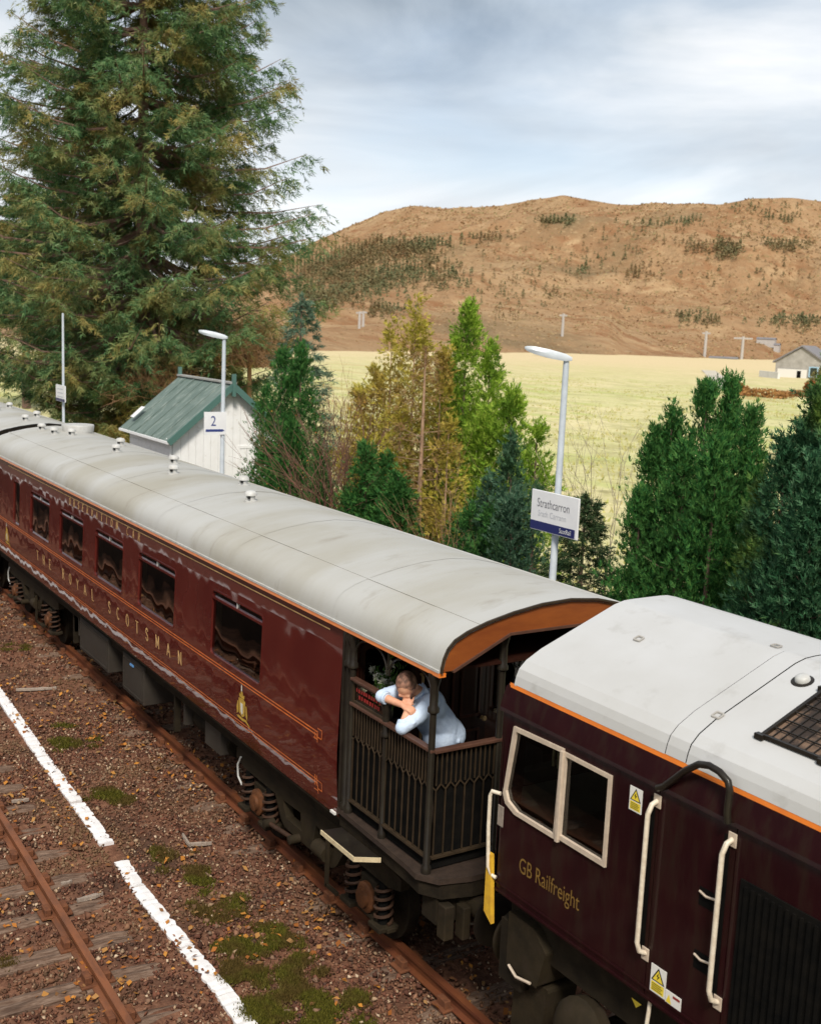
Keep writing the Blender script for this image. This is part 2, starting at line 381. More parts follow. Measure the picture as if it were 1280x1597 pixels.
# ================================================================ THE SETTING
GZ = -0.5       # field level
def fbm(x, y, o=5, sc=1.0, seed=0.0):
    return mnoise.fractal(Vector((x*sc+seed, y*sc-seed, seed*0.37)), 1.0, 2.0, o)
def field_material():
    m = bpy.data.materials.new('meadow_grass'); m.use_nodes = True
    nt = m.node_tree; N = nt.nodes.new; L = nt.links.new; b = nt.nodes['Principled BSDF']
    b.inputs['Roughness'].default_value = 0.9; b.inputs['Specular IOR Level'].default_value = 0.1
    g = N('ShaderNodeNewGeometry')
    def noise(sc, det=6, st=None):
        n = N('ShaderNodeTexNoise'); n.inputs['Scale'].default_value = sc; n.inputs['Detail'].default_value = det
        if st:
            mp = N('ShaderNodeMapping'); mp.inputs['Scale'].default_value = st; mp.inputs['Rotation'].default_value = (0, 0, math.radians(35))
            L(g.outputs['Position'], mp.inputs[0]); L(mp.outputs[0], n.inputs['Vector'])
        else: L(g.outputs['Position'], n.inputs['Vector'])
        return n.outputs[0]
    def mr(s, a, c):
        r = N('ShaderNodeMapRange'); r.inputs[1].default_value = a; r.inputs[2].default_value = c; L(s, r.inputs[0]); return r.outputs[0]
    def mix(f, a, c):
        x = N('ShaderNodeMixRGB'); L(f, x.inputs[0])
        for i, v in ((1, a), (2, c)):
            if isinstance(v, tuple): x.inputs[i].default_value = (*v, 1)
            else: L(v, x.inputs[i])
        return x.outputs[0]
    c = mix(mr(noise(0.035, 5), 0.40, 0.62), (0.50, 0.48, 0.235), (0.61, 0.53, 0.305))
    c = mix(mr(noise(0.11, 6, (1, 2.2, 1)), 0.50, 0.66), c, (0.43, 0.45, 0.165))
    c = mix(mr(noise(0.5, 6), 0.56, 0.78), c, (0.345, 0.345, 0.145))
    c = mix(mr(noise(0.06, 4, (0.6, 3, 1)), 0.60, 0.70), c, (0.44, 0.33, 0.15))
    c = mix(mr(noise(0.22, 5, (1, 1.8, 1)), 0.50, 0.68), c, (0.41, 0.375, 0.185))
    c = mix(mr(noise(0.9, 5), 0.60, 0.74), c, (0.30, 0.27, 0.13))
    # distant edge of the meadow is drier, straw coloured
    vl = N('ShaderNodeVectorMath'); vl.operation = 'LENGTH'; L(g.outputs['Position'], vl.inputs[0])
    c = mix(mr(vl.outputs['Value'], 130, 330), c, (0.60, 0.475, 0.285))
    c = mix(mr(noise(2.6, 4), 0.52, 0.75), c, (0.38, 0.355, 0.14))
    L(c, b.inputs['Base Color'])
    bp = N('ShaderNodeBump'); bp.inputs['Distance'].default_value = 0.15; L(noise(2.0, 8), bp.inputs['Height']); L(bp.outputs[0], b.inputs['Normal'])
    return m
def ground_h(x, y):
    r = math.hypot(x, y)
    h = GZ + (0.12*fbm(x, y, 4, 0.06) if r < 800 and y > 8 else 0)
    if y > 10 and r < 600: h += 0.35*fbm(x, y, 3, 0.012, 4.0)
    if y < -30: h += min(14.0, (-30-y)*0.10)
    return h
def build_ground():
    # one sheet to the horizon, finer near the camera
    def lines(a):
        s = [0]; d = 3.0
        while s[-1] < a: s.append(s[-1]+d); d *= 1.12
        return sorted([-q for q in s[1:]] + s)
    xs = [q-20 for q in lines(7000)]; ys = [q+20 for q in lines(7000)]
    V = []; F = []
    for y in ys:
        for x in xs:
            V.append((x, y, ground_h(x, y)))
    n = len(xs)
    for j in range(len(ys)-1):
        for i in range(n-1): F.append((j*n+i, j*n+i+1, (j+1)*n+i+1, (j+1)*n+i))
    o = raw_mesh('ground', V, F, field_material(), smooth=True); o['kind'] = 'structure'
build_ground()

# ---- hill: skyline read from the photograph (px, py), put at its own distance
SKY = [(-1400,440),(-900,440),(-400,450),(0,468),(120,474),(220,470),(320,450),(380,432),(430,410),(480,379),(520,362),(560,345),(600,328),(640,320),
       (690,322),(740,323),(790,316),(830,309),(880,306),(925,312),(970,316),(1030,312),(1080,314),(1120,317),(1170,309),(1230,308),(1280,311),(1500,318),(1800,330),(2300,380),(2900,470)]
FOOT = [(-1400,200),(-400,205),(10,215),(300,255),(500,296),(800,400),(1000,500),(1280,590),(2900,620)]
def lerp_list(L_, x):
    if x <= L_[0][0]: return L_[0][1]
    for (a, b), (c, d) in zip(L_, L_[1:]):
        if x <= c: return b + (d-b)*(x-a)/(c-a)
    return L_[-1][1]
def hill_point(px, s):
    """s = 0 at the foot, 1 at the crest"""
    ysk = lerp_list(SKY, px)
    d = ray(px, ysk); h = math.hypot(d[0], d[1]); ux, uy = d[0]/h, d[1]/h
    df = lerp_list(FOOT, px)*(1+.05*fbm(px*.01, 1.3, 4)); dc = 1250 + 250*math.sin(px*0.004)
    zc = CAM[2] + dc*d[2]/h
    dist = df + (dc-df)*min(s, 1)
    t = min(s, 1)
    z = (GZ-1.0) + (zc-GZ)*(0.72*t**1.25 + 0.28*t**3)
    x = CAM[0] + ux*dist; y = CAM[1] + uy*dist
    w = t*(1-t)*4
    z += w*(16*fbm(x, y, 6, 0.0045, 3.0) + 5*fbm(x, y, 4, 0.02, 9.0))*min(1, zc/90)
    # long spur crossing the face of the hill
    m = max(0.0, min(1.0, (px-560)/240.0)) * max(0.0, min(1, (1700-px)/400.0))
    sc = 0.60 + 0.10*math.sin((px-700)*0.006) - 0.00016*(px-900)
    e = (t-sc)
    z += m*24*math.exp(-(e/0.10)**2)*(1 if e < 0 else math.exp(-e*8))
    z += t**2*2.5*fbm(x, y, 4, 0.012, 1.0)
    if s > 1:
        k = s-1; x += ux*900*k; y += uy*900*k; z -= 260*k
    return x, y, z
def hill_material():
    m = bpy.data.materials.new('moorland'); m.use_nodes = True
    nt = m.node_tree; N = nt.nodes.new; L = nt.links.new; b = nt.nodes['Principled BSDF']
    b.inputs['Roughness'].default_value = 0.95; b.inputs['Specular IOR Level'].default_value = 0.05
    g = N('ShaderNodeNewGeometry')
    def noise(sc, det=7, st=None, rgh=0.6):
        n = N('ShaderNodeTexNoise'); n.inputs['Scale'].default_value = sc; n.inputs['Detail'].default_value = det; n.inputs['Roughness'].default_value = rgh
        if st:
            mp = N('ShaderNodeMapping'); mp.inputs['Scale'].default_value = st; mp.inputs['Rotation'].default_value = (0, 0, math.radians(40)); L(g.outputs['Position'], mp.inputs[0]); L(mp.outputs[0], n.inputs['Vector'])
        else: L(g.outputs['Position'], n.inputs['Vector'])
        return n.outputs[0]
    def mr(s, a, c):
        r = N('ShaderNodeMapRange'); r.inputs[1].default_value = a; r.inputs[2].default_value = c; L(s, r.inputs[0]); return r.outputs[0]
    def mix(f, a, c):
        x = N('ShaderNodeMixRGB'); L(f, x.inputs[0])
        for i, v in ((1, a), (2, c)):
            if isinstance(v, tuple): x.inputs[i].default_value = (*v, 1)
            else: L(v, x.inputs[i])
        return x.outputs[0]
    c = mix(mr(noise(0.010), 0.40, 0.62), (0.30, 0.175, 0.090), (0.37, 0.245, 0.135))
    c = mix(mr(noise(0.02, 7, (1, 3.5, 2)), 0.50, 0.66), c, (0.25, 0.125, 0.060))
    c = mix(mr(noise(0.035, 8), 0.54, 0.68), c, (0.43, 0.29, 0.16))
    c = mix(mr(noise(0.006, 6), 0.56, 0.66), c, (0.22, 0.155, 0.085))
    c = mix(mr(noise(0.05, 8, None, 0.7), 0.60, 0.72), c, (0.19, 0.115, 0.055))
    c = mix(mr(noise(0.022, 8, (2, 1, 3), 0.7), 0.62, 0.70), c, (0.15, 0.15, 0.06))
    c = mix(mr(noise(0.16, 8, None, 0.75), 0.53, 0.72), c, (0.20, 0.13, 0.07))
    c = mix(mr(noise(0.12, 8, (1, 2, 2), 0.75), 0.55, 0.70), c, (0.44, 0.31, 0.175))
    L(c, b.inputs['Base Color'])
    bp = N('ShaderNodeBump'); bp.inputs['Distance'].default_value = 9.0; bp.inputs['Strength'].default_value = 0.8
    L(noise(0.03, 9, None, 0.68), bp.inputs['Height']); L(bp.outputs[0], b.inputs['Normal'])
    return m
def build_hill():
    pxs = list(np.arange(-1400, -100, 60)) + list(np.arange(-100, 1400, 6)) + list(np.arange(1400, 2900, 60))
    ss = [-0.03] + list(np.linspace(0, 1, 110)) + [1.05, 1.2, 1.6]
    V = []; F = []
    for s in ss:
        for px in pxs: V.append(hill_point(px, max(s, 0)) if s >= 0 else (lambda q: (q[0], q[1], q[2]-3))(hill_point(px, 0)))
    n = len(pxs)
    for j in range(len(ss)-1):
        for i in range(n-1): F.append((j*n+i, j*n+i+1, (j+1)*n+i+1, (j+1)*n+i))
    o = raw_mesh('hill', V, F, hill_material(), smooth=True); o['kind'] = 'structure'
    return np.array(V)[n:n*111].reshape(110, n, 3), np.array(pxs)
HV, HPX = build_hill()
def proj(P):
    d = np.asarray(P) - CAM; z = d @ _f
    return 640 + FPX*(d @ _r)/z, 798.5 - FPX*(d @ _u)/z
_hx, _hy = proj(HV.reshape(-1, 3)); _hy = _hy.reshape(110, -1); _hx = _hx.reshape(110, -1)
def on_hill(px, py):
    i = int(np.argmin(np.abs(_hx[55]-px)))
    col_ = _hy[:, i]
    vis = np.minimum.accumulate(col_)
    j = int(np.argmax(vis <= py)) if (vis <= py).any() else 109
    return HV[j, i]

# ---- trees on the hill (one far-off mass of scrub and woodland)
def tri_cloud(P, size, rng, flat=0.6):
    """random triangles centred at P (N,3)"""
    n = len(P); a = rng.normal(size=(n, 3)); a /= np.linalg.norm(a, axis=1)[:, None]
    b = rng.normal(size=(n, 3)); b -= a*(a*b).sum(1)[:, None]; b /= np.linalg.norm(b, axis=1)[:, None]
    c = np.cross(a, b); s = size if np.ndim(size) else np.full(n, size); s = s[:, None]
    V = np.stack([P + a*s, P - a*s*0.5 + b*s*0.8, P - a*s*0.5 - b*s*0.8], 1).reshape(-1, 3)
    return V, np.arange(3*n).reshape(n, 3)
def build_hill_trees():
    rng = np.random.default_rng(3)
    spots = []
    def patch(cx, cy, rx, ry, n, h): 
        n = int(n*1.7); h *= .78
        for _ in range(n):
            a, b = rng.normal(size=2)*0.5; spots.append((cx+a*rx, cy+b*ry, h*rng.uniform(.5, 1.15)))
    patch(520, 415, 70, 30, 320, 8); patch(600, 395, 80, 16, 220, 8); patch(570, 430, 120, 30, 260, 7); patch(640, 395, 50, 14, 60, 8); patch(560, 440, 90, 16, 120, 8)
    patch(660, 425, 50, 12, 50, 7); patch(500, 470, 40, 20, 60, 8); patch(690, 440, 40, 14, 30, 6); patch(540, 465, 60, 15, 70, 7)
    patch(862, 350, 32, 4, 34, 7); patch(700, 385, 60, 8, 26, 6); patch(760, 375, 40, 5, 26, 7); patch(1030, 352, 50, 5, 24, 6); patch(1065, 347, 25, 4, 14, 6)
    patch(1130, 397, 22, 14, 32, 8); patch(1085, 390, 25, 8, 16, 6); patch(1225, 388, 45, 9, 34, 7); patch(1215, 345, 30, 7, 18, 6)
    patch(1000, 430, 40, 10, 22, 6); patch(905, 427, 20, 8, 12, 6); patch(1250, 508, 55, 12, 46, 6); patch(1075, 500, 30, 12, 20, 5); patch(1110, 505, 25, 10, 14, 5)
    patch(950, 405, 60, 14, 14, 5); patch(800, 460, 90, 25, 24, 5); patch(780, 500, 80, 12, 10, 4); patch(600, 490, 40, 10, 30, 6); patch(1180, 440, 90, 30, 20, 5)
    patch(850, 440, 200, 60, 60, 4.5); patch(1050, 370, 200, 30, 50, 5); patch(470, 430, 30, 30, 60, 8); patch(1180, 330, 90, 12, 20, 5)
    P = []; S = []
    for px, py, h in spots:
        q = on_hill(px, py); k = 26
        t = rng.random(k)**0.8; a = rng.random(k)*2*PI; r = (1-t*0.8)*h*0.50*np.sqrt(rng.random(k))
        P.append(np.stack([q[0]+r*np.cos(a), q[1]+r*np.sin(a), q[2]+t*h], 1)); S.append(np.full(k, h*0.14))
    V, F = tri_cloud(np.concatenate(P), np.concatenate(S), rng)
    m = leaf_mat('hill_scrub', [(0.13, 0.145, 0.075), (0.16, 0.175, 0.085), (0.195, 0.20, 0.10), (0.26, 0.18, 0.085)], [(0.20, 0.15, 0.085), (0.29, 0.175, 0.08), (0.18, 0.18, 0.09)], 0.02, 0.45, 0.6)
    o = raw_mesh('hillside_scrub', V, F, m)
    tag(o, 'scattered pines, birches and scrub dotted over the brown hillside', 'scrub', kind='stuff')
build_hill_trees()
def build_hill_heather():
    rng = np.random.default_rng(31); n = 60000
    r = HV.shape[0]; i0 = int(np.argmin(np.abs(HPX-380))); i1 = int(np.argmin(np.abs(HPX-1330)))
    a = rng.uniform(0, r-1.01, n); b = rng.uniform(i0, i1-1.01, n); ai = a.astype(int); bi = b.astype(int); fa = (a-ai)[:, None]; fb = (b-bi)[:, None]
    P = (HV[ai, bi]*(1-fa)+HV[ai+1, bi]*fa)*(1-fb) + (HV[ai, bi+1]*(1-fa)+HV[ai+1, bi+1]*fa)*fb
    d = np.array([mnoise.noise(Vector((q[0]*.02, q[1]*.02, 3.0))) + .6*mnoise.noise(Vector((q[0]*.07, q[1]*.07, 9.0))) for q in P])
    P = P[d > rng.uniform(-.5, .7, n)]; m_ = len(P)
    dist = np.linalg.norm(P-CAM, axis=1); s = dist*.0008*rng.uniform(.5, 1.6, m_); ang = rng.random(m_)*2*PI
    h = np.stack([np.cos(ang), np.sin(ang), 0*ang], 1)*s[:, None]*1.3; t = np.stack([rng.normal(size=m_)*.3*s, rng.normal(size=m_)*.3*s, s*1.2], 1); P = P - np.array([0, 0, .3])
    V = np.stack([P-h, P+h, P+t+h*.4, P+t-h*.4], 1).reshape(-1, 3)
    m = leaf_mat('heather', [(.28,.160,.080),(.21,.135,.075),(.35,.235,.125),(.41,.295,.165),(.23,.195,.090),(.30,.165,.080)], trans=.0)
    o = raw_mesh('heather', V, np.arange(len(V)).reshape(-1, 4), m); tag(o, 'brown heather and bracken tufts covering the hill', 'heather', kind='stuff')
build_hill_heather()

# ---- grass tufts in the nearer meadow
def build_tufts():
    rng = np.random.default_rng(5); n = 26000
    x = rng.uniform(-150, 20, n); y = 9 + rng.random(n)**1.5*110
    dens = np.array([mnoise.noise(Vector((a*0.08, b*0.08, 2.0))) for a, b in zip(x, y)])
    keep = dens > rng.uniform(-0.5, 0.35, n); x, y = x[keep], y[keep]; n = len(x)
    k = 3; P = np.repeat(np.stack([x, y, np.full(n, GZ-0.02)], 1), k, 0); m_ = n*k
    P[:, :2] += rng.normal(size=(m_, 2))*0.12
    h = rng.uniform(0.08, 0.26, m_); a = rng.random(m_)*2*PI; w = rng.uniform(0.03, 0.07, m_)
    side = np.stack([np.cos(a), np.sin(a), 0*a], 1)*w[:, None]
    lean = np.stack([rng.normal(size=m_)*0.1, rng.normal(size=m_)*0.1, h], 1)
    V = np.stack([P-side, P+side, P+lean], 1).reshape(-1, 3)
    m = leaf_mat('grass_tufts', [(0.50, 0.47, 0.16), (0.60, 0.54, 0.24), (0.44, 0.45, 0.13), (0.55, 0.46, 0.21)], trans=0.4)
    o = raw_mesh('meadow_grass', V, np.arange(3*m_).reshape(-1, 3), m)
    tag(o, 'pale yellow green meadow grass tufts behind the platform trees', 'grass', kind='stuff')
build_tufts()

# ---- farm track across the meadow
def build_lane():
    mb = MB()
    c = [(1104,578),(1112,584),(1120,592),(1130,601),(1150,612)]
    pts = [on_z(np.interp(t, range(5), [q[0] for q in c]), np.interp(t, range(5), [q[1] for q in c]), GZ+.1) for t in np.linspace(0, 4, 41)]
    for q in pts: q[2] = max(ground_h(q[0]+a, q[1]+b) for a in (-3, 0, 3) for b in (-3, 0, 3)) + .10
    L_ = []; R_ = []
    for i, q in enumerate(pts):
        d = pts[min(i+1, len(pts)-1)] - pts[max(i-1, 0)]; d = d/np.linalg.norm(d); s = np.array([d[1], -d[0], 0])*1.6
        L_.append(q+s); R_.append(q-s)
    for i in range(len(pts)-1): mb.add([L_[i], L_[i+1], R_[i+1], R_[i]], [(0,1,2,3)])
    o = mb.build('lane', mat('lane_gravel', (0.50, 0.45, 0.39), 0.9, var=(0.44, 0.40, 0.30), scale=0.6)); o['kind'] = 'structure'
build_lane()

# ---- platforms
def build_platforms():
    mb = MB(); mb.box(-60, 16, 1.75, 4.85, GZ-0.3, 0.86)
    p = mb.build('platform', M['concrete']); p['kind'] = 'structure'
    m2 = MB()
    for i in range(48):
        x = -52 + i*1.35; m2.box(x+0.006, x+1.344, 1.60, 2.10, 0.864, 0.93)
    m2.build('edge_slab', mat('platform_edge_slab', (0.36, 0.345, 0.32), 0.85, var=(0.27, 0.255, 0.23), scale=2, bump=0.003), p, kind='stuff')
    MB().box(-52, 12, 2.10, 2.24, 0.864, 0.868).build('edge_line', M['white_line'], p)
    q = MB().box(-60, 9, -12, -5.85, GZ-0.3, 0.58).build('platform', mat('platform_tarmac', (.085,.062,.048), .9, var=(.12,.085,.062), scale=2, spec=.1)); q['kind'] = 'structure'
    MB().box(-60, 9, -6.20, -5.78, 0.584, 0.64).build('edge_slab', mat('platform_coping', (0.33, 0.30, 0.27), 0.85, var=(0.26, 0.22, 0.19), scale=2), q)
    MB().box(-60, 9, -6.08, -5.90, 0.643, 0.647).build('edge_line', M['white_line'], q)
build_platforms()

# ---- trackbed and tracks
def build_tracks():
    # gently uneven ballast sheet
    xs = np.arange(-60, 14.1, 0.4); ys = np.arange(-6.0, 1.61, 0.2); V = []; F = []
    for y in ys:
        for x in xs:
            h = -0.165 + 0.022*mnoise.noise(Vector((x*0.9, y*0.9, 0.3))) + 0.012*mnoise.noise(Vector((x*2.7, y*2.7, 5)))
            if abs(abs(y)-0.79) < 0.25: h -= 0.02
            V.append((x, y, h))
    n = len(xs)
    for j in range(len(ys)-1):
        for i in range(n-1): F.append((j*n+i, j*n+i+1, (j+1)*n+i+1, (j+1)*n+i))
    # skirts down into the ground
    b = len(V)
    for (y, jj) in ((-6.0, 0), (1.6, len(ys)-1)):
        st = len(V)
        for x in xs: V.append((x, y, GZ-0.2))
        for i in range(n-1): F.append((jj*n+i, jj*n+i+1, st+i+1, st+i))
    o = raw_mesh('trackbed', V, F, M['ballast_bed'], smooth=True); o['kind'] = 'structure'
    prof = [(-0.035,0),(0.035,0),(0.036,-0.03),(0.012,-0.045),(0.012,-0.115),(0.065,-0.13),(0.065,-0.142),(-0.065,-0.142),(-0.065,-0.13),(-0.012,-0.115),(-0.012,-0.045),(-0.036,-0.03)]
    rng = random.Random(4)
    def rail(y0, m, parent, x0=-58, x1=13.5):
        st = 40; rings = []
        for i in range(st+1):
            x = x0 + (x1-x0)*i/st
            rings.append([(x, y0+a, b) for a, b in prof])
        return MB().loft(rings).build('rail', m, parent)
    t1 = empty('railway_track', (0, 0, -0.15)); t1['kind'] = 'structure'
    t2 = empty('railway_track', (0, -4.27, -0.15)); t2['kind'] = 'structure'
    for yy in (-0.79, 0.79): rail(yy, M['rail_main'], t1)
    for yy in (-0.75, 0.75): rail(-4.27+yy, M['rail'], t2)
    # sleepers: a few shared meshes with split, worn ends
    protos = []
    for k in range(5):
        r = random.Random(k); mb = MB(); rings = []
        L_ = 1.30; nseg = 10
        for i in range(nseg+1):
            y = -L_ + 2*L_*i/nseg
            w = 0.125 + r.uniform(-.008, .008); hh = r.uniform(-.012, .004)
            if i in (0, nseg): w *= r.uniform(.7, .95); y += r.uniform(-.06, .06); hh -= .02
            rings.append([(-w, y+r.uniform(-.03, .03)*(i in (0, nseg)), hh-.02), (-w*.4, y, hh), (w*.1, y+r.uniform(-.05, .05)*(i in (0, nseg)), hh-.014), (w*.5, y, hh), (w, y, hh-.02), (w, y, -.16), (-w, y, -.16)])
        mb.loft(rings); protos.append(mb)
    def place(track, yc, x0, x1, step, z, m, jit):
        first = {}
        i = 0; x = x0
        while x < x1:
            k = rng.randrange(5)
            if k not in first:
                o = protos[k].build('sleeper', m); o.parent = track; first[k] = o.data
            else:
                o = bpy.data.objects.new('sleeper', first[k]); COL.objects.link(o); o.parent = track
            o.location = (x+rng.uniform(-.05, .05), rng.uniform(-.07, .07), z+0.15+rng.uniform(-jit, jit))
            o.rotation_euler = (0, rng.uniform(-.02, .02), rng.uniform(-.03, .03) + (PI if rng.random() < .5 else 0))
            x += step
    place(t1, 0, -26, 4, 0.74, -0.150, M['sleeper'], 0.012)
    place(t2, -4.27, -9.6, 3, 0.70, -0.128, M['sleeper'], 0.012)
    # chairs and keys under the rails
    ch = MB()
    ch.box(-.10, .10, -.16, .16, -.150, -.122).box(-.07, .07, -.12, -.055, -.122, -.05).box(-.07, .07, .055, .12, -.122, -.05)
    c0 = None
    for track, yc, yr, x0, x1, step in ((t2, -4.27, 0.75, -9.6, 3, .70), (t1, 0, -0.79, -26, 4, .74), (t2, -4.27, -0.75, -9.6, 3, .70)):
        x = x0
        while x < x1:
            if c0 is None:
                c0 = ch.build('rail_chair', M['chair'], bevel=0.006); o = c0
            else:
                o = bpy.data.objects.new('rail_chair', c0.data); COL.objects.link(o)
                md = o.modifiers.new('bevel', 'BEVEL'); md.width = 0.006
            o.parent = track; o.location = (x, yr, 0.15+0.012 if track is t2 else 0.15)
            x += step
build_tracks()

# ---- ballast stones, leaves, moss
STONE_V = np.array([(1,.1,-.1),(-1,-.1,.1),(.15,1,0),(-.1,-1,.1),(.1,-.1,1),(0,.1,-1)])
STONE_F = np.array([(0,2,4),(2,1,4),(1,3,4),(3,0,4),(2,0,5),(1,2,5),(3,1,5),(0,3,5)])
def stones(P, size, rng):
    n = len(P)
    q = rng.normal(size=(n, 4)); q /= np.linalg.norm(q, axis=1)[:, None]
    w, x, y, z = q.T
    Rm = np.stack([np.stack([1-2*(y*y+z*z), 2*(x*y-z*w), 2*(x*z+y*w)], -1), np.stack([2*(x*y+z*w), 1-2*(x*x+z*z), 2*(y*z-x*w)], -1), np.stack([2*(x*z-y*w), 2*(y*z+x*w), 1-2*(x*x+y*y)], -1)], 1)
    base = (STONE_V[None]*rng.uniform(.75, 1.3, (n, len(STONE_V), 1)) + rng.normal(size=(n, len(STONE_V), 3))*.18)*size[:, None, None]*np.stack([np.ones(n), rng.uniform(.6, 1, n), rng.uniform(.5, .85, n)], -1)[:, None, :]
    V = np.einsum('nij,nkj->nki', Rm, base) + P[:, None, :]
    F = STONE_F[None] + (np.arange(n)*len(STONE_V))[:, None, None]
    return V.reshape(-1, 3), F.reshape(-1, 3)
def stone_material():
    m = bpy.data.materials.new('ballast_stone'); m.use_nodes = True
    nt = m.node_tree; N = nt.nodes.new; L = nt.links.new; b = nt.nodes['Principled BSDF']; b.inputs['Roughness'].default_value = 0.85; b.inputs['Specular IOR Level'].default_value = 0.08
    g = N('ShaderNodeNewGeometry'); r = N('ShaderNodeValToRGB'); L(g.outputs['Random Per Island'], r.inputs[0])
    cs = [(0, (0.035, 0.018, 0.013)), (.28, (0.105, 0.046, 0.031)), (.48, (0.185, 0.076, 0.047)), (.63, (0.070, 0.042, 0.032)), (.77, (0.26, 0.135, 0.083)), (.88, (0.165, 0.112, 0.078)), (.96, (0.38, 0.26, 0.165)), (1, (0.58, 0.45, 0.32))]
    e = r.color_ramp.elements; e[0].position, e[0].color = 0, (*cs[0][1], 1); e[1].position, e[1].color = 1, (*cs[-1][1], 1)
    for p_, c in cs[1:-1]: x = e.new(p_); x.color = (*c, 1)
    n = N('ShaderNodeTexNoise'); n.inputs['Scale'].default_value = 0.9; n.inputs['Detail'].default_value = 5; L(g.outputs['Position'], n.inputs['Vector'])
    mr = N('ShaderNodeMapRange'); mr.inputs[1].default_value = .48; mr.inputs[2].default_value = .70; mr.inputs[4].default_value = 0.75; L(n.outputs[0], mr.inputs[0])
    mx = N('ShaderNodeMixRGB'); mx.inputs[2].default_value = (0.17, 0.105, 0.056, 1); L(mr.outputs[0], mx.inputs[0]); L(r.outputs[0], mx.inputs[1]); L(mx.outputs[0], b.inputs['Base Color'])
    return m
MOSS = [(115,1160,60,12),(170,1243,40,20),(35,1010,40,10),(265,1340,45,22),(300,1365,35,20),(350,1420,60,35),(400,1480,70,45),(450,1530,80,50),(520,1580,60,40),(360,1500,50,40),(15,1500,30,12),(100,1130,20,8),(430,1570,60,30)]
def build_ballast():
    rng = np.random.default_rng(11)
    n = 38000
    # more stones near the camera where they show
    x = rng.uniform(-21, 3.2, n); y = rng.uniform(-4.9, 0.9, n)
    u = rng.random(n); x2 = rng.uniform(-8, 2.6, n//2); y2 = rng.uniform(-4.6, -0.6, n//2)
    x = np.concatenate([x, x2]); y = np.concatenate([y, y2]); n = len(x)
    s = rng.uniform(0.010, 0.027, n) * (1 + (rng.random(n) < .06)*0.7)
    ok = np.ones(n, bool)
    for ry in (-0.79, 0.79, -3.52, -5.02): ok &= ~(np.abs(y-ry) < 0.055)
    # sleepers of the siding stay mostly clear near the rail
    ph = np.abs(((x+9.6+0.35) % 0.70)-0.35)
    ok &= ~((y < -3.0) & (y > -5.5) & (ph < 0.14) & (rng.random(n) < .93))
    ok &= ~((np.abs(y+2.55) < 0.085) & (rng.random(n) < .955) & (x > -9.5) & (x < .9))
    x, y, s = x[ok], y[ok], s[ok]; n = len(x)
    z = -0.158 + 0.022*np.array([mnoise.noise(Vector((a*0.9, b*0.9, 0.3))) for a, b in zip(x, y)]) + s*rng.uniform(.1, .6, n)
    V, F = stones(np.stack([x, y, z], 1), s, rng)
    o = raw_mesh('ballast', V, F, stone_material()); tag(o, 'red brown ballast stones between the two tracks', 'ballast', kind='stuff')
    # fallen leaves
    n = 5200
    x = rng.uniform(-16, 2.6, n); y = rng.uniform(-4.8, -0.2, n)
    cl = np.array([mnoise.noise(Vector((a*0.7, b*1.2, 8.0))) for a, b in zip(x, y)]); k = cl > rng.uniform(-.25, .5, n); x, y = x[k], y[k]; n = len(x)
    V = []; F = []
    P = np.stack([x, y, -0.128 + rng.uniform(0, .025, n)], 1); a = rng.random(n)*2*PI; L_ = rng.uniform(.018, .045, n)
    d = np.stack([np.cos(a), np.sin(a), rng.normal(size=n)*.3], 1)*L_[:, None]; e = np.stack([-np.sin(a), np.cos(a), rng.normal(size=n)*.4], 1)*(L_*rng.uniform(.45, .8, n))[:, None]
    V = np.stack([P-d, P+e+np.array([0,0,.006]), P+d, P-e+np.array([0,0,.006])], 1).reshape(-1, 3)
    m = leaf_mat('fallen_leaf', [(0.22, 0.075, 0.020), (0.36, 0.13, 0.028), (0.50, 0.22, 0.04), (0.30, 0.17, 0.07), (0.16, 0.06, 0.03)], trans=.1)
    o = raw_mesh('fallen_leaves', V, np.arange(4*n).reshape(-1, 4), m); tag(o, 'orange and brown autumn leaves fallen over the ballast', 'leaves', kind='stuff')
    # moss: many tiny upright blades in cushions
    P = []
    for px, py, rx, ry in MOSS:
        k = int(rx*ry*2.0)
        a = rng.random(k)*2*PI; r = np.sqrt(rng.random(k))
        for qx, qy, rr in zip(px+rx*r*np.cos(a), py+ry*r*np.sin(a), r):
            q = on_z(qx, qy, -0.14)
            if mnoise.noise(Vector((q[0]*5, q[1]*5, 1.7))) > 0.15 + 0.6*(rr-0.6): P.append((q[0], q[1], -0.145))
    P = np.array(P); P = np.repeat(P, 6, 0); n = len(P); P[:, :2] += rng.normal(size=(n, 2))*0.04
    a = rng.random(n)*2*PI; w = rng.uniform(.004, .011, n); h = rng.uniform(.012, .048, n)
    sd_ = np.stack([np.cos(a), np.sin(a), 0*a], 1)*w[:, None]; tip = np.stack([rng.normal(size=n)*.014, rng.normal(size=n)*.014, h], 1)
    V = np.stack([P-sd_, P+sd_, P+tip], 1).reshape(-1, 3)
    m = leaf_mat('moss', [(0.040, 0.042, 0.008), (0.085, 0.085, 0.012), (0.16, 0.145, 0.022), (0.070, 0.058, 0.012)], [(0.13, 0.085, 0.025), (0.075, 0.055, 0.016)], 2.5, .44, .58, trans=.2)
    o = raw_mesh('moss', V, np.arange(3*n).reshape(-1, 3), m); tag(o, 'green and olive moss cushions on the ballast beside the white strip', 'moss', kind='stuff')
build_ballast()

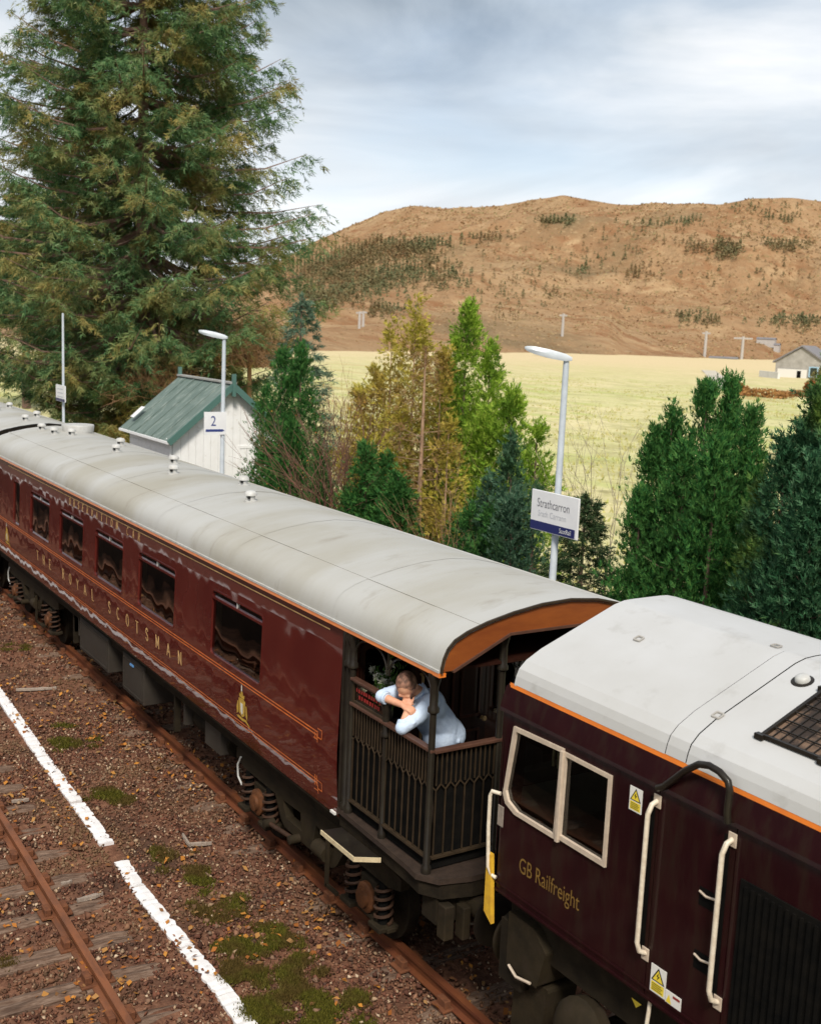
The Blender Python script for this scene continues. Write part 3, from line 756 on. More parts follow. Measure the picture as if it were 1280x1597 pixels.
# ---- white painted strip between the tracks: two broken lengths, each of several slabs
def build_white_strip():
    rng = random.Random(9)
    def strip(segs, label):
        e = empty('painted_edging', (*on_z(*segs[0][0], -0.12)[:2], -0.14), label, 'edging', 'white painted edging slabs')
        for (a, b, w) in segs:
            A = on_z(*a, -0.105); B = on_z(*b, -0.105); d = B-A; L_ = np.linalg.norm(d[:2]); d = d/np.linalg.norm(d); s = np.array([-d[1], d[0], 0])
            n = max(4, int(L_/0.045)); lft = []; rgt = []
            for i in range(n+1):
                t = i/n; q = A + (B-A)*t
                j1 = rng.uniform(-.007, .005) - (0.024 if rng.random() < .06 else 0); j2 = rng.uniform(-.007, .005) - (0.024 if rng.random() < .06 else 0)
                ex = rng.uniform(-.012, .012) if i in (0, n) else 0
                lft.append(q + s*(w/2+j1) + d*ex); rgt.append(q - s*(w/2+j2) + d*(-ex))
            mb = MB(); rings = []
            for l, r in zip(lft, rgt):
                z = rng.uniform(-.006, .004)
                rings.append([(l[0], l[1], -.17), (l[0], l[1], -.134+z), ((l[0]+r[0])/2, (l[1]+r[1])/2, -.127+z), (r[0], r[1], -.134+z), (r[0], r[1], -.17)])
            mb.loft(rings); mb.build('slab', M['white_line'], e)
        return e
    fx, fy = proj(np.array([-22.0,-2.40,-.105])); nx_, ny_ = proj(np.array([3.6,-2.66,-.105]))
    strip([((fx,fy),(3,1084),.165),((4,1086),(66,1176),.165),((67,1178),(93,1212),.165),((93,1214),(119,1246),.16),((121,1249),(167,1312),.17)], 'farther length of white painted edging slabs between the tracks')
    strip([((189,1340),(214,1378),.165),((215,1380),(290,1472),.165),((291,1474),(352,1545),.165),((353,1547),(nx_,ny_),.17)], 'nearer length of white painted edging slabs running out at the bottom edge')
build_white_strip()
def build_debris():
    rng = random.Random(21)
    m = mat('bleached_wood', (0.33, 0.27, 0.22), 0.9, var=(0.22, 0.17, 0.135), scale=12, stretch=(2, 6, 3), bump=0.006)
    specs = [((25,1075),(88,1072),.07,'long bleached timber splinter on the ballast beside the farther white strip'),
             ((285,1300),(297,1318),.05,'short grey wood shard standing out of the ballast, left of a longer shard'),
             ((296,1316),(330,1314),.045,'pale grey wood shard lying flat on the ballast beside a shorter shard'),
             ((120,1403),(160,1392),.07,'cracked pale sleeper splinter beside the siding rail'),
             ((95,1378),(112,1373),.035,'small white chip of wood near the nearer white strip'),
             ((18,1249),(45,1246),.03,'thin white sliver of wood beside the siding rail')]
    for a, b, w, lab in specs:
        A = Vector(on_z(*a, -0.115)); B = Vector(on_z(*b, -0.115)); d = B-A; s = Vector((-d.y, d.x, 0)).normalized()
        rings = []
        for i in range(7):
            t = i/6; q = A + d*t; ww = w/2*(0.35+math.sin(PI*min(max(t, .08), .92))*0.75)*rng.uniform(.75, 1.1)
            rings.append([q-s*ww+Vector((0,0,-.03)), q-s*ww*.8+Vector((0,0,rng.uniform(-.004,.008))), q+s*ww*.2+Vector((0,0,rng.uniform(.004,.016))), q+s*ww+Vector((0,0,-.03))])
        o = MB().loft(rings).build('wood_fragment', m, loc=(A.x, A.y, -.14)); tag(o, lab, 'wood', 'loose wood on the ballast')
build_debris()
# ================================================================ THE COACH
X_END = 0.06        # end of the body panels, veranda beyond
X_FAR = -14.75      # far end of the coach
SIDE = [(1.26,-1.300),(1.36,-1.318),(1.50,-1.330),(1.72,-1.342),(1.93,-1.346),(2.95,-1.316),(3.06,-1.311),(3.13,-1.306),(3.19,-1.300)]
def yside(z):
    if z <= SIDE[0][0]: return SIDE[0][1]
    for (a, b), (c, d) in zip(SIDE, SIDE[1:]):
        if z <= c: return b + (d-b)*(z-a)/(c-a)
    return SIDE[-1][1]
ROOF = [(-1.345,3.205),(-1.345,3.245),(-1.325,3.33),(-1.29,3.405),(-1.225,3.47),(-1.10,3.53),(-0.90,3.592),(-0.63,3.650),(-0.32,3.695),(0,3.708),
        (.32,3.678),(.63,3.605),(.90,3.515),(1.10,3.43),(1.225,3.365),(1.29,3.315),(1.325,3.27),(1.345,3.235),(1.345,3.205)]
def serif_letters(text, x0, x1, z, h, fn, parent, m):
    """simple serif capitals from strokes, spread evenly; fn(x, z) -> 3-D point"""
    G = {'T': [('h',0,1,1),('v',.5,0,1)], 'H': [('v',.15,0,1),('v',.85,0,1),('h',.15,.85,.5)], 'E': [('v',.15,0,1),('h',.15,.9,1),('h',.15,.75,.5),('h',.15,.95,0)],
         'R': [('v',.15,0,1),('h',.15,.7,1),('h',.15,.7,.5),('l',.7,1,.85,.75),('l',.85,.75,.7,.5),('l',.45,.5,.95,0)], 'O': 'O', 'Y': [('l',.05,1,.5,.5),('l',.95,1,.5,.5),('v',.5,0,.5)],
         'A': [('l',.05,0,.5,1),('l',.5,1,.95,0),('h',.25,.75,.35)], 'L': [('v',.15,0,1),('h',.15,.9,0)], 'C': 'C', 'S': 'S',
         'M': [('v',.08,0,1),('v',.92,0,1),('l',.08,1,.5,.2),('l',.5,.2,.92,1)], 'N': [('v',.12,0,1),('v',.88,0,1),('l',.12,1,.88,0)],
         'B': [('v',.15,0,1),('h',.15,.7,1),('h',.15,.7,.5),('h',.15,.75,0),('l',.7,1,.83,.75),('l',.83,.75,.7,.5),('l',.7,.5,.88,.25),('l',.88,.25,.72,0)],
         'V': [('l',.05,1,.5,0),('l',.95,1,.5,0)], 'I': [('v',.5,0,1)]}
    n = len(text); step = (x1-x0)/max(1, n-1); w = h*0.72
    mb = MB()
    def stroke(ax, az, bx, bz, t):
        d = Vector((bx-ax, bz-az)); L_ = d.length
        if L_ < 1e-6: return
        d /= L_; s = Vector((-d.y, d.x))*t/2
        pts = [(ax+s.x, az+s.y), (ax-s.x, az-s.y), (bx-s.x, bz-s.y), (bx+s.x, bz+s.y)]
        mb.add([fn(*q) for q in pts], [(0,1,2,3)])
    for i, c in enumerate(text):
        if mb.v: mb.build('letter', m, parent)
        mb = MB()
        if c == ' ': continue
        ox = x0 + step*i - w/2; g = G[c]; th = h*0.17; tn = h*0.09
        P = lambda u, v: (ox+u*w, z+v*h)
        if isinstance(g, str):
            if g == 'S':
                pts = [(.85,.80),(.7,.97),(.4,1),(.18,.85),(.2,.65),(.5,.52),(.8,.38),(.85,.18),(.62,0),(.3,.02),(.12,.2)]
            else:
                a0, a1 = (0, 360) if g == 'O' else (50, 310)
                pts = [(.5+.45*math.cos(math.radians(a0+(a1-a0)*k/14)), .5+.5*math.sin(math.radians(a0+(a1-a0)*k/14))) for k in range(15)]
            for (a, b), (c2, d2) in zip(pts, pts[1:]): stroke(*P(a, b), *P(c2, d2), th*.85)
            continue
        for s in g:
            if s[0] == 'h': stroke(*P(s[1], s[3]), *P(s[2], s[3]), tn)
            elif s[0] == 'v':
                stroke(*P(s[1], s[2]), *P(s[1], s[3]), th)
                for e in (s[2], s[3]):
                    if e in (0, 1): stroke(*P(s[1]-.14, e), *P(s[1]+.14, e), tn*.8)
            else:
                stroke(*P(s[1], s[2]), *P(s[3], s[4]), th*.85)
                for u, v in ((s[1], s[2]), (s[3], s[4])):
                    if v == 0: stroke(*P(u-.12, v), *P(u+.12, v), tn*.8)
    mb.build('letter', m, parent)
def text_part(name, txt, size, org, xdir, zdir, m, parent, squeeze=1.0, out=0.003):
    cu = bpy.data.curves.new('lettering', 'FONT'); cu.body = txt; cu.size = size; cu.resolution_u = 4
    t = bpy.data.objects.new('lettering_tmp', cu); COL.objects.link(t)
    dg = bpy.context.evaluated_depsgraph_get(); dg.update()
    me0 = t.evaluated_get(dg).to_mesh()
    xd = Vector(xdir).normalized(); zd = Vector(zdir).normalized(); nd = xd.cross(zd)
    mb = MB()
    mb.add([Vector(org) + xd*v.co.x*squeeze + zd*v.co.y + nd*out for v in me0.vertices], [tuple(q.vertices) for q in me0.polygons])
    bpy.data.objects.remove(t)
    return mb.build(name, m, parent)

def build_coach_shell(root, x0, x1, windows, letters=False, bulkhead_open=False):
    off = 0.0
    # ---- near side panels: waist panel, window band with real openings, cantrail
    near = lambda x, z: (x, yside(z), z); far = lambda x, z: (x, -yside(z), z)
    for fn, sgn in ((near, 1), (far, -1)):
        mb = MB(); nx = 40
        for za, zb in zip([q[0] for q in SIDE[:5]], [q[0] for q in SIDE[1:5]]):
            for i in range(nx):
                a = x0+(x1-x0)*i/nx; b = x0+(x1-x0)*(i+1)/nx
                mb.add([fn(a, za), fn(b, za), fn(b, zb), fn(a, zb)], [(0,1,2,3)])
        mb.build('lower_panel', M['maroon'], root, smooth=True)
        mb = MB(); holes = [rrect(a, b, zz0, zz1, 0.07) for a, b, zz0, zz1 in windows]
        mb.poly([(x0, 1.93), (x1, 1.93), (x1, 2.95), (x0, 2.95)], holes, fn)
        mb.build('window_band', M['maroon'], root)
        mb = MB()
        for za, zb in zip([q[0] for q in SIDE[5:-1]], [q[0] for q in SIDE[6:]]):
            mb.add([fn(x0, za), fn(x1, za), fn(x1, zb), fn(x0, zb)], [(0,1,2,3)])
        mb.build('cantrail', M['maroon'], root, smooth=True)
        for a, b, zz0, zz1 in windows:
            wide = b-a > 0.8
            mb = MB(); ins = lambda x, z: (x, yside(z)*sgn + 0.0, z)
            hole = rrect(a, b, zz0, zz1, 0.07); inner = rrect(a+.022, b-.022, zz0+.022, zz1-.022, 0.055)
            th = Vector((0, 0.035*sgn, 0))
            mb.poly(hole, [inner], lambda x, z: (x, (yside(z)-0.004)*sgn, z), th)
            w = mb.build('window', M['maroon'], root)
            zt = zz1-0.105
            if wide:
                pan = MB().poly(rrect(a+.015, b-.015, zz0+.015, zt, 0.03), [], lambda x, z: (x, (yside(z)+0.022)*sgn, z)).build('pane', M['glass'], w)
                MB().poly(rrect(a+.015, b-.015, zt, zz1-.015, 0.03), [], lambda x, z: (x, (yside(z)+0.018)*sgn, z)).build('ventilator', M['glass_light'], w)
                tb = MB().poly([(a+.015, zt-.014), (b-.015, zt-.014), (b-.015, zt+.016), (a+.015, zt+.016)], [], lambda x, z: (x, (yside(z)-0.006)*sgn, z), (0, .03*sgn, 0))
                tb.build('transom', M['maroon'], w)
                MB().poly([((a+b)/2-.008, zt+.017), ((a+b)/2+.008, zt+.017), ((a+b)/2+.008, zz1-.023), ((a+b)/2-.008, zz1-.023)], [], lambda x, z: (x, (yside(z)+0.004)*sgn, z), (0, .01*sgn, 0)).build('divider', M['vent'], w)
            else:
                MB().poly(rrect(a+.015, b-.015, zz0+.015, zz1-.015, 0.04), [], lambda x, z: (x, (yside(z)+0.02)*sgn, z)).build('pane', M['glass'], w)
    # ---- interior: floor, centre, curtains
    MB().box(x0+.05, x1-.06, -1.22, 1.22, 1.30, 1.34).build('floor', M['interior'], root)
    MB().box(x0+.05, x1-.06, -1.20, 1.20, 3.10, 3.13).build('ceiling', M['interior'], root)
    for a, b, zz0, zz1 in windows:
        if b-a < .8: continue
        for k in (a+.02, b-.12):
            mb = MB(); n = 6
            rg = [[(k+.10*i/n, -1.255+.014*(-1)**i, z) for i in range(n+1)] for z in (zz0-.1, (zz0+zz1)/2, zz1)]
            mb.loft(rg, closed=False); mb.build('curtain', M['cloth'], root)
    # ---- roof with sheet laps
    mb = MB(); xs = [x0 - .02] + list(np.arange(x0+1.2, x1+1.4, 1.22)) + [X_ROOF_END[0] if x1 > -1 else x1+.02]
    xs = sorted(set(round(float(q), 3) for q in xs if q <= (X_ROOF_END[0] if x1 > -1 else x1+.02)+1e-6))
    return xs
X_ROOF_END = [1.76]
def roof_sheets(root, xs, m):
    for i, (a, b) in enumerate(zip(xs, xs[1:])):
        mb = MB()
        k = 2.5e-3*(i % 2)
        rg = [[(x, y*(1+k*.25), z+k) for y, z in ROOF] for x in (a-(.03 if i else 0), (a+b)/2, b)]
        mb.loft(rg, closed=False)
        mb.loft([[(x, y*(1+k*.25)*.985, z-.02+k) for y, z in ROOF] for x in (a-(.03 if i else 0), (a+b)/2, b)], closed=False)
        mb.build('roof_sheet', m, root, smooth=True)
    # longitudinal laps
    for yy, zz in ((-0.95, 3.577), (0.80, 3.549)):
        MB().bar((xs[0], yy, zz+.004), (xs[-1], yy, zz+.004), .022, .006, up=(0, -.3, 1)).build('roof_lap', m, root)
def roof_vent(root, x, y):
    z = np.interp(y, [q[0] for q in ROOF], [q[1] for q in ROOF])
    mb = MB().lathe((x, y, z-.02), (0, 0, 1), [(0,.085),(.03,.085),(.035,.06),(.09,.06),(.095,.085),(.125,.082),(.15,.06),(.16,.02)], 14)
    v = mb.build('ventilator', M['vent'], root, smooth=True)
    MB().lathe((x+.055, y-.045, z+.055), (.6, -.8, 0), [(0,.022),(.02,.020)], 8).build('vent_opening', M['black'], v)
    return v
def spring(x, y, z0, z1, r=.085, wire=.017, turns=4.5):
    n = int(turns*14); return [(x+r*math.cos(t*2*PI*turns/n), y+r*math.sin(t*2*PI*turns/n), z0+(z1-z0)*t/n) for t in range(n+1)], wire
def build_bogie(root, xa, xb, name='bogie', springs=True):
    """Commonwealth-type bogie: axles at xa and xb"""
    cx = (xa+xb)/2
    # side frames: shaped casting, near and far
    b = None
    for sg in (-1, 1):
        Y = sg*1.02
        out = [(xa-.62,.80),(xa-.62,.92),(xa-.25,.97),(xb+.25,.97),(xb+.62,.92),(xb+.62,.80),(xb+.40,.74),(xb-.45,.74),(xb-.62,.50),(cx+.55,.44),(cx-.55,.44),(xa+.62,.50),(xa+.45,.74),(xa-.40,.74)]
        hol = [[(cx-.52,.56),(cx-.62,.74),(cx-.18,.76),(cx-.14,.56)],[(cx+.14,.56),(cx+.18,.76),(cx+.62,.74),(cx+.52,.56)]]
        mb = MB().poly(out, hol, lambda x, z: (x, Y-.05, z), (0, .10, 0))
        if b is None: b = mb.build(name, M['bogie'], root, bevel=.008)
        else: mb.build('side_frame', M['bogie'], b, bevel=.008)
        for xx in (xa, xb):
            MB().box(xx-.15, xx+.15, Y-.03, Y+.10, .30, .66).build('axlebox', M['bogie'], b, bevel=.012)
            if sg < 0:
                MB().lathe((xx, Y-.03, .46), (0, -1, 0), [(0,.155),(.035,.155),(.05,.135),(.055,.10),(.085,.095),(.095,.05)], 20).build('axle_cap', M['axlecap'], b, smooth=True)
                for s in (-.285, .285):
                    MB().box(xx+s-.11, xx+s+.11, Y-.13, Y+.09, .27, .32).build('spring_seat', M['bogie'], b, bevel=.01)
                    pth, wr = spring(xx+s, Y-.02, .335, .735)
                    MB().tube(pth, wr, 6).build('coil_spring', M['spring'], b, smooth=True)
                    MB().lathe((xx+s, Y-.02, .32), (0, 0, 1), [(0,.055),(.42,.055)], 10).build('spring_core', M['black_panel'], b, smooth=True)
                MB().bar((xx-.42, Y, .29), (xx+.42, Y, .29), .10, .045).build('equaliser', M['bogie'], b, bevel=.008)
            MB().lathe((xx, sg*.73, .46), (0, sg, 0), [(-.02,.25),(0,.455),(.12,.455),(.125,.43),(.10,.38),(.10,.16),(.14,.12)], 32).build('wheel', M['under'], b, smooth=True)
    for xx in (xa, xb): MB().tube([(xx, -.72, .46), (xx, .72, .46)], .075, 12).build('axle', M['under'], b)
    # damper rod, bolster, brake hanger and step iron on the near side
    d = MB().tube([(xa+.52, -1.17, .43), (cx-.12, -1.17, .50)], .026, 10).build('damper', M['spring'], b, smooth=True)
    for q in ((xa+.52, -1.17, .43), (cx-.12, -1.17, .50)): MB().lathe((q[0], q[1]+.06, q[2]), (0, -1, 0), [(0,.05),(.12,.05),(.13,.03)], 12).build('damper_eye', M['bogie'], d, smooth=True)
    MB().box(cx-.45, cx+.45, -.9, .9, .62, .86).build('bolster', M['under'], b)
    MB().tube([(cx+.28, -1.10, .58), (cx+.52, -1.10, .58)], .085, 12).build('brake_cylinder', M['bogie'], b, smooth=True)
    MB().bar((xb-.72, -1.12, .25), (xb-.72, -1.12, .76), .045, .03).bar((xb-.72, -1.12, .27), (xb-.48, -1.12, .27), .03, .035).build('hanger', M['bogie'], b)
    MB().tube([(xa-.45, -1.09, .86), (xa-.52, -1.10, .74), (xa-.50, -1.10, .60), (xa-.40, -1.09, .52)], .012, 6).build('brake_hose', M['vent'], b, smooth=True)
    return b
def build_coach():
    root = empty('railway_coach', (-6.5, 0, 0), 'maroon observation coach with pale grey roof and open iron veranda', 'coach')
    W = [(-3.14,-1.70,2.06,2.87),(-5.74,-4.32,2.06,2.84),(-7.72,-6.38,2.06,2.82),(-9.68,-8.32,2.06,2.83),(-11.60,-10.28,2.08,2.85),(-12.86,-12.34,2.04,2.87)]
    xs = build_coach_shell(root, X_FAR, X_END, W)
    roof_sheets(root, xs, M['coach_roof'])
    fn = lambda x, z: (x, yside(z)-.003, z)
    # gutter: pale strip and orange line
    MB().box(X_FAR, 1.74, -1.362, -1.335, 3.203, 3.225).build('gutter', M['vent'], root)
    MB().box(X_FAR, 1.75, -1.357, -1.29, 3.165, 3.200).build('cantrail_stripe', M['orange'], root)
    MB().box(X_FAR, 1.75, 1.29, 1.357, 3.165, 3.200).build('cantrail_stripe', M['orange'], root)
    # lining
    def line(name, x0, x1, z, t=.014, m='lining'):
        mb = MB(); mb.poly([(x0, z-t/2), (x1, z-t/2), (x1, z+t/2), (x0, z+t/2)], [], fn); return mb.build(name, M[m], root)
    line('lining', -13.3, -.22, 3.085, .012, 'gold')
    for z in (2.005, 1.970): line('lining', X_FAR+.3, -.34, z)
    for z in (1.500, 1.465): line('lining', X_FAR+.3, -.34, z)
    mb = MB()
    for xx in (-.40, -.365):
        mb.poly([(xx-.007, 1.43), (xx+.007, 1.43), (xx+.007, 1.99), (xx-.007, 1.99)], [], lambda x, z: (x, yside(z)-.0042, z))
    for zc in (2.0, 1.455):
        for a, b, c, d in ((-.345, -.245, zc-.05, zc-.038), (-.345, -.245, zc+.038, zc+.05), (-.257, -.245, zc-.05, zc+.05), (-.42, -.33, zc-.075, zc-.063), (-.342, -.33, zc-.1, zc-.0)):
            mb.poly([(a, c), (b, c), (b, d), (a, d)], [], lambda x, z: (x, yside(z)-.0055, z))
    mb.build('lining_knot', M['lining'], root)
    # lettering
    serif_letters('THE ROYAL SCOTSMAN', -11.05, -4.10, 1.660, .165, fn, root, M['gold'])
    serif_letters('OBSERVATION CAR', -9.1, -5.75, 2.965, .105, fn, root, M['gold'])
    # crest: finial, crown, shield between two supporters, scroll foot
    for cx in (-2.17, -13.35):
        mb = MB(); f2 = lambda x, z: (x, yside(z)-.004, z)
        def shp(pts, m=mb, cx=cx): m.poly([(cx+a*1.45, 1.54+b) for a, b in pts], [], f2)
        shp([(-.045,.26),(-.05,.31),(-.025,.29),(-.012,.34),(.012,.34),(.025,.29),(.05,.31),(.045,.26)])
        shp([(-.055,.07),(-.06,.24),(-.03,.255),(.03,.255),(.065,.24),(.05,.07),(0,.03)])
        shp([(-.10,.04),(-.105,.11),(-.08,.20),(-.066,.20),(-.066,.07)])
        shp([(.066,.07),(.07,.19),(.088,.20),(.10,.10),(.095,.03)])
        shp([(-.11,.015),(-.06,.035),(0,.02),(.07,.03),(.14,-.02),(.13,-.035),(.06,0),(0,-.01),(-.08,.0)])
        c = mb.build('crest', M['crest_gold'], root)
        mb = MB(); f3 = lambda x, z: (x, yside(z)-.0065, z)
        mb.poly([(cx-.014,1.88),(cx-.014,1.94),(cx,1.96),(cx+.014,1.94),(cx+.014,1.88)], [], f3)
        mb.build('crest_finial', M['crest_white'], c); mb = MB()
        mb.poly([(cx-.03,1.63),(cx-.035,1.74),(cx+.03,1.74),(cx+.026,1.63),(cx,1.60)], [], f3)
        mb.build('crest_shield', M['crest_white'], c)
    # roof fittings
    for x, y in ((-4.29,-.32),(-7.10,-.32),(-10.01,-.26),(-12.85,-.22),(-13.35,-.42),(-14.2,-.44),(-5.73,.22),(-8.25,.12),(-11.0,.14)): roof_vent(root, x, y)
    MB().lathe((-13.6, .12, 3.69), (0,0,1), [(0,.30),(.13,.32),(.15,.31),(.155,.05)], 24).build('roof_drum', M['vent'], root, smooth=True)
    # far end wall
    ends = [(yside(z), z) for z, _ in SIDE] + [(a, b-.012) for a, b in ROOF[1:-1]] + [(-yside(z), z) for z, _ in reversed(SIDE)]
    MB().poly(ends, [], lambda y, z: (X_FAR+.005, y, z), (-.03, 0, 0)).build('end_wall', M['iron'], root)
    MB().box(X_FAR-.30, X_FAR-.03, -.55, .55, 1.3, 3.45).build('gangway', M['dark_rubber'], root, bevel=.03)
    # bulkhead of the veranda with door and windows
    bx = X_END+.02
    hol = [rrect(-1.10,-.55,2.15,2.95,.04), rrect(.55,1.10,2.15,2.95,.04)]
    MB().poly([(-1.27,1.32),(1.27,1.32),(1.27,3.19),(-1.27,3.19)], hol, lambda y, z: (bx-.06, y, z), (.05, 0, 0)).build('bulkhead', M['wood_red'], root)
    for a, b in ((-1.10,-.55),(.55,1.10)):
        w = MB().poly(rrect(a-.04,b+.04,2.11,2.99,.05), [rrect(a+.01,b-.01,2.16,2.94,.04)], lambda y, z: (bx-.01, y, z), (.03,0,0)).build('window', M['wood_dark'], root)
        MB().poly(rrect(a,b,2.15,2.95,.03), [], lambda y, z: (bx-.03, y, z)).build('pane', M['glass'], w)
        MB().box(bx-.0, bx+.05, a-.05, b+.05, 2.075, 2.108).build('sill', M['cream'], w)
    d = MB().box(bx-.008, bx+.03, -.38, .38, 1.40, 3.12).build('door', M['wood_dark'], root)
    for z0, z1 in ((1.5,1.95),(2.08,3.0)):
        for y0, y1 in ((-.30,-.04),(.04,.30)):
            MB().poly([(y0,z0),(y1,z0),(y1,z1),(y0,z1)], [[(y0+.03,z0+.03),(y1-.03,z0+.03),(y1-.03,z1-.03),(y0+.03,z1-.03)]], lambda y, z: (bx+.031, y, z), (.014,0,0)).build('door_moulding', M['wood_red'], d)
    MB().lathe((bx+.03,.33,2.05),(1,0,0),[(0,.02),(.03,.015),(.045,.03),(.06,.02)],10).build('handle', M['gold'], d, smooth=True)
    MB().tube([(bx+.03,-.45,1.5),(bx+.07,-.45,1.52),(bx+.07,-.45,2.6),(bx+.03,-.45,2.62)], .014, 8).build('grab_rail', M['gold'], root, smooth=True)
    # veranda ceiling and bargeboard
    MB().box(bx+.02, 1.66, -1.25, 1.25, 3.175, 3.20).build('veranda_ceiling', M['wood_dark'], root)
    top = [(a*1.0, b+.0015) for a, b in ROOF[1:-2]]
    low = [(1.335,3.215),(1.22,3.215),(.64,3.475),(-.64,3.475),(-1.22,3.215),(-1.335,3.215)]
    MB().poly(top+low, [], lambda y, z: (1.70, y, z-.004), (.045, 0, 0)).build('bargeboard', M['bargeboard'], root)
    mb = MB()
    for (a, b), (c, d2) in zip(low[1:4]+[], low[2:5]): mb.bar((1.735, a, b-.012), (1.735, c, d2-.012), .05, .022, up=(0,0,1))
    mb.build('bargeboard_trim', M['handrail'], root)
    mb = MB()
    for (a, b), (c, d2) in zip(ROOF, ROOF[1:]): mb.bar((1.765, a, b+.004), (1.765, c, d2+.004), .02, .018)
    mb.build('roof_edge', M['iron_worn'], root)
    # veranda floor with curved kerb plate
    fl = [(bx,-1.34),(1.40,-1.38),(1.60,-1.40),(1.78,-1.28),(1.86,-1.0),(1.90,0),(1.86,1.0),(1.78,1.28),(1.60,1.40),(1.40,1.38),(bx,1.34)]
    MB().poly(fl, [], lambda x, y: (x, y, 1.385), (0,0,-.05)).build('veranda_floor', M['chequer'], root)
    MB().poly([(a*.995, b*.97) for a, b in fl], [], lambda x, y: (x, y, 1.33), (0,0,-.14)).build('veranda_skirt', M['under'], root)
    # posts
    def post(x, y, z0, z1, r=.030):
        p_ = MB().lathe((x, y, z0), (0,0,1), [(0,r*1.5),(.06,r*1.5),(.08,r),(z1-z0-.36,r),(z1-z0-.34,r*1.7),(z1-z0-.31,r*1.7),(z1-z0-.29,r*1.25),(z1-z0-.12,r*1.25),(z1-z0-.05,r*1.9),(z1-z0,r*1.9)], 12).build('post', M['iron'], root, smooth=True)
        return p_
    posts = [(.16,-1.30),(.235,-1.30),(1.62,-1.31),(.16,1.30),(1.62,1.31),(1.64,-.62),(1.64,.62)]
    for x, y in posts: post(x, y, 1.385, 3.17 if abs(y) > 1 else 3.46)
    MB().box(.085, .125, -1.335, -1.26, 1.385, 3.17).build('corner_pillar', M['iron'], root)
    # curved brackets below the eaves
    for x0, sg, y in ((.24,1,-1.30),(1.60,-1,-1.30),(.86,1,-1.30),(.86,-1,-1.30)):
        pts = [(x0+sg*.02+sg*.20*(1-math.cos(t)), y, 2.93+.20*math.sin(t)) for t in np.linspace(0, PI/2, 8)]
        MB().tube(pts, .010, 6).build('bracket', M['iron'], root, smooth=True)
    post(.86, -1.30, 1.385, 2.70, .026)
    MB().tube([(.86,-1.30,2.99),(.86,-1.30,3.17)], .012, 6).build('bracket', M['iron'], root)
    # railings: handrail, sill, pickets with pointed arches
    up = MB().bar((0,0,0),(0,0,.30),.013,.010); up_o = up.build('picket', M['iron_worn'])
    lo = MB().bar((0,0,0),(0,0,.60),.013,.010); lo_o = lo.build('picket', M['iron_worn'])
    ar = MB().bar((0,0,0),(.05,0,.055),.011,.009,up=(0,1,0)).bar((0,0,0),(-.05,0,.055),.011,.009,up=(0,1,0)); ar_o = ar.build('picket_arch', M['iron_worn'])
    ay = MB().bar((0,0,0),(0,.05,.055),.011,.009,up=(1,0,0)).bar((0,0,0),(0,-.05,.055),.011,.009,up=(1,0,0)); ay_o = ay.build('picket_arch', M['iron_worn'])
    for o in (up_o, lo_o, ar_o, ay_o): bpy.data.objects.remove(o, do_unlink=False) if False else None
    used = set()
    def put(src, x, y, z):
        if src not in used:
            used.add(src); o = src
        else:
            o = src.copy(); COL.objects.link(o)
        o.parent = root; o.location = Vector((x, y, z)) - Vector(root.location); return o
    ZR, ZB = 2.47, 1.53
    for y, x0, x1 in ((-1.30, .24, 1.62),):
        MB().box(x0, x1+.03, y-.035, y+.035, ZR, ZR+.03).build('handrail', M['handrail'], root, bevel=.006)
        MB().box(x0, x1, y-.02, y+.02, ZB-.02, ZB).build('bottom_rail', M['iron_worn'], root)
        x = x0+.04; k = 0
        while x < x1-.02:
            put(up_o, x, y, ZR-.30)
            if k % 2 == 0:
                put(lo_o, x, y, ZB); put(ar_o, x, y, ZB+.60-.005)
            x += .05; k += 1
    x = 1.64
    MB().box(x-.035, x+.035, -1.30, 1.30, ZR-.002, ZR+.028).build('handrail', M['handrail'], root, bevel=.006)
    MB().box(x-.02, x+.02, -1.28, 1.28, ZB-.02, ZB).build('bottom_rail', M['iron_worn'], root)
    y = -1.26; k = 0
    while y < .3:
        put(up_o, x, y, ZR-.30)
        if k % 2 == 0: put(lo_o, x, y, ZB); put(ay_o, x, y, ZB+.60-.005)
        y += .05; k += 1
    mb = MB(); y = .32
    while y < 1.3: mb.bar((x, y, ZB), (x, y, ZR), .013, .010); y += .08
    xx = .24
    while xx < 1.6: mb.bar((xx, 1.30, ZB), (xx, 1.30, ZR), .013, .010); xx += .08
    mb.box(.2, 1.6, 1.27, 1.33, ZR, ZR+.03); mb.box(.2, 1.6, 1.28, 1.32, ZB-.02, ZB)
    mb.build('far_railing', M['iron_worn'], root, kind='stuff')
    # black backing sheets, added to give the darkness behind the pickets
    MB().box(.26, 1.60, -1.275, -1.262, 1.40, ZR-.01).build('dark_backing', M['black_panel'], root)
    MB().box(1.602, 1.614, -1.25, 1.25, 1.40, ZR-.01).build('dark_backing', M['black_panel'], root)
    # glazed notice panel with red letters above the side rail
    pn = MB().poly([(.26,2.50),(.845,2.50),(.845,2.715),(.26,2.715)], [[(.285,2.525),(.82,2.525),(.82,2.69),(.285,2.69)]], lambda a, b: (a, -1.315, b), (0,.03,0)).build('notice_panel', M['iron_worn'], root)
    MB().poly([(.28,2.52),(.825,2.52),(.825,2.695),(.28,2.695)], [], lambda a, b: (a, -1.30, b)).build('pane', M['glass_cab'], pn)
    rr = random.Random(3)
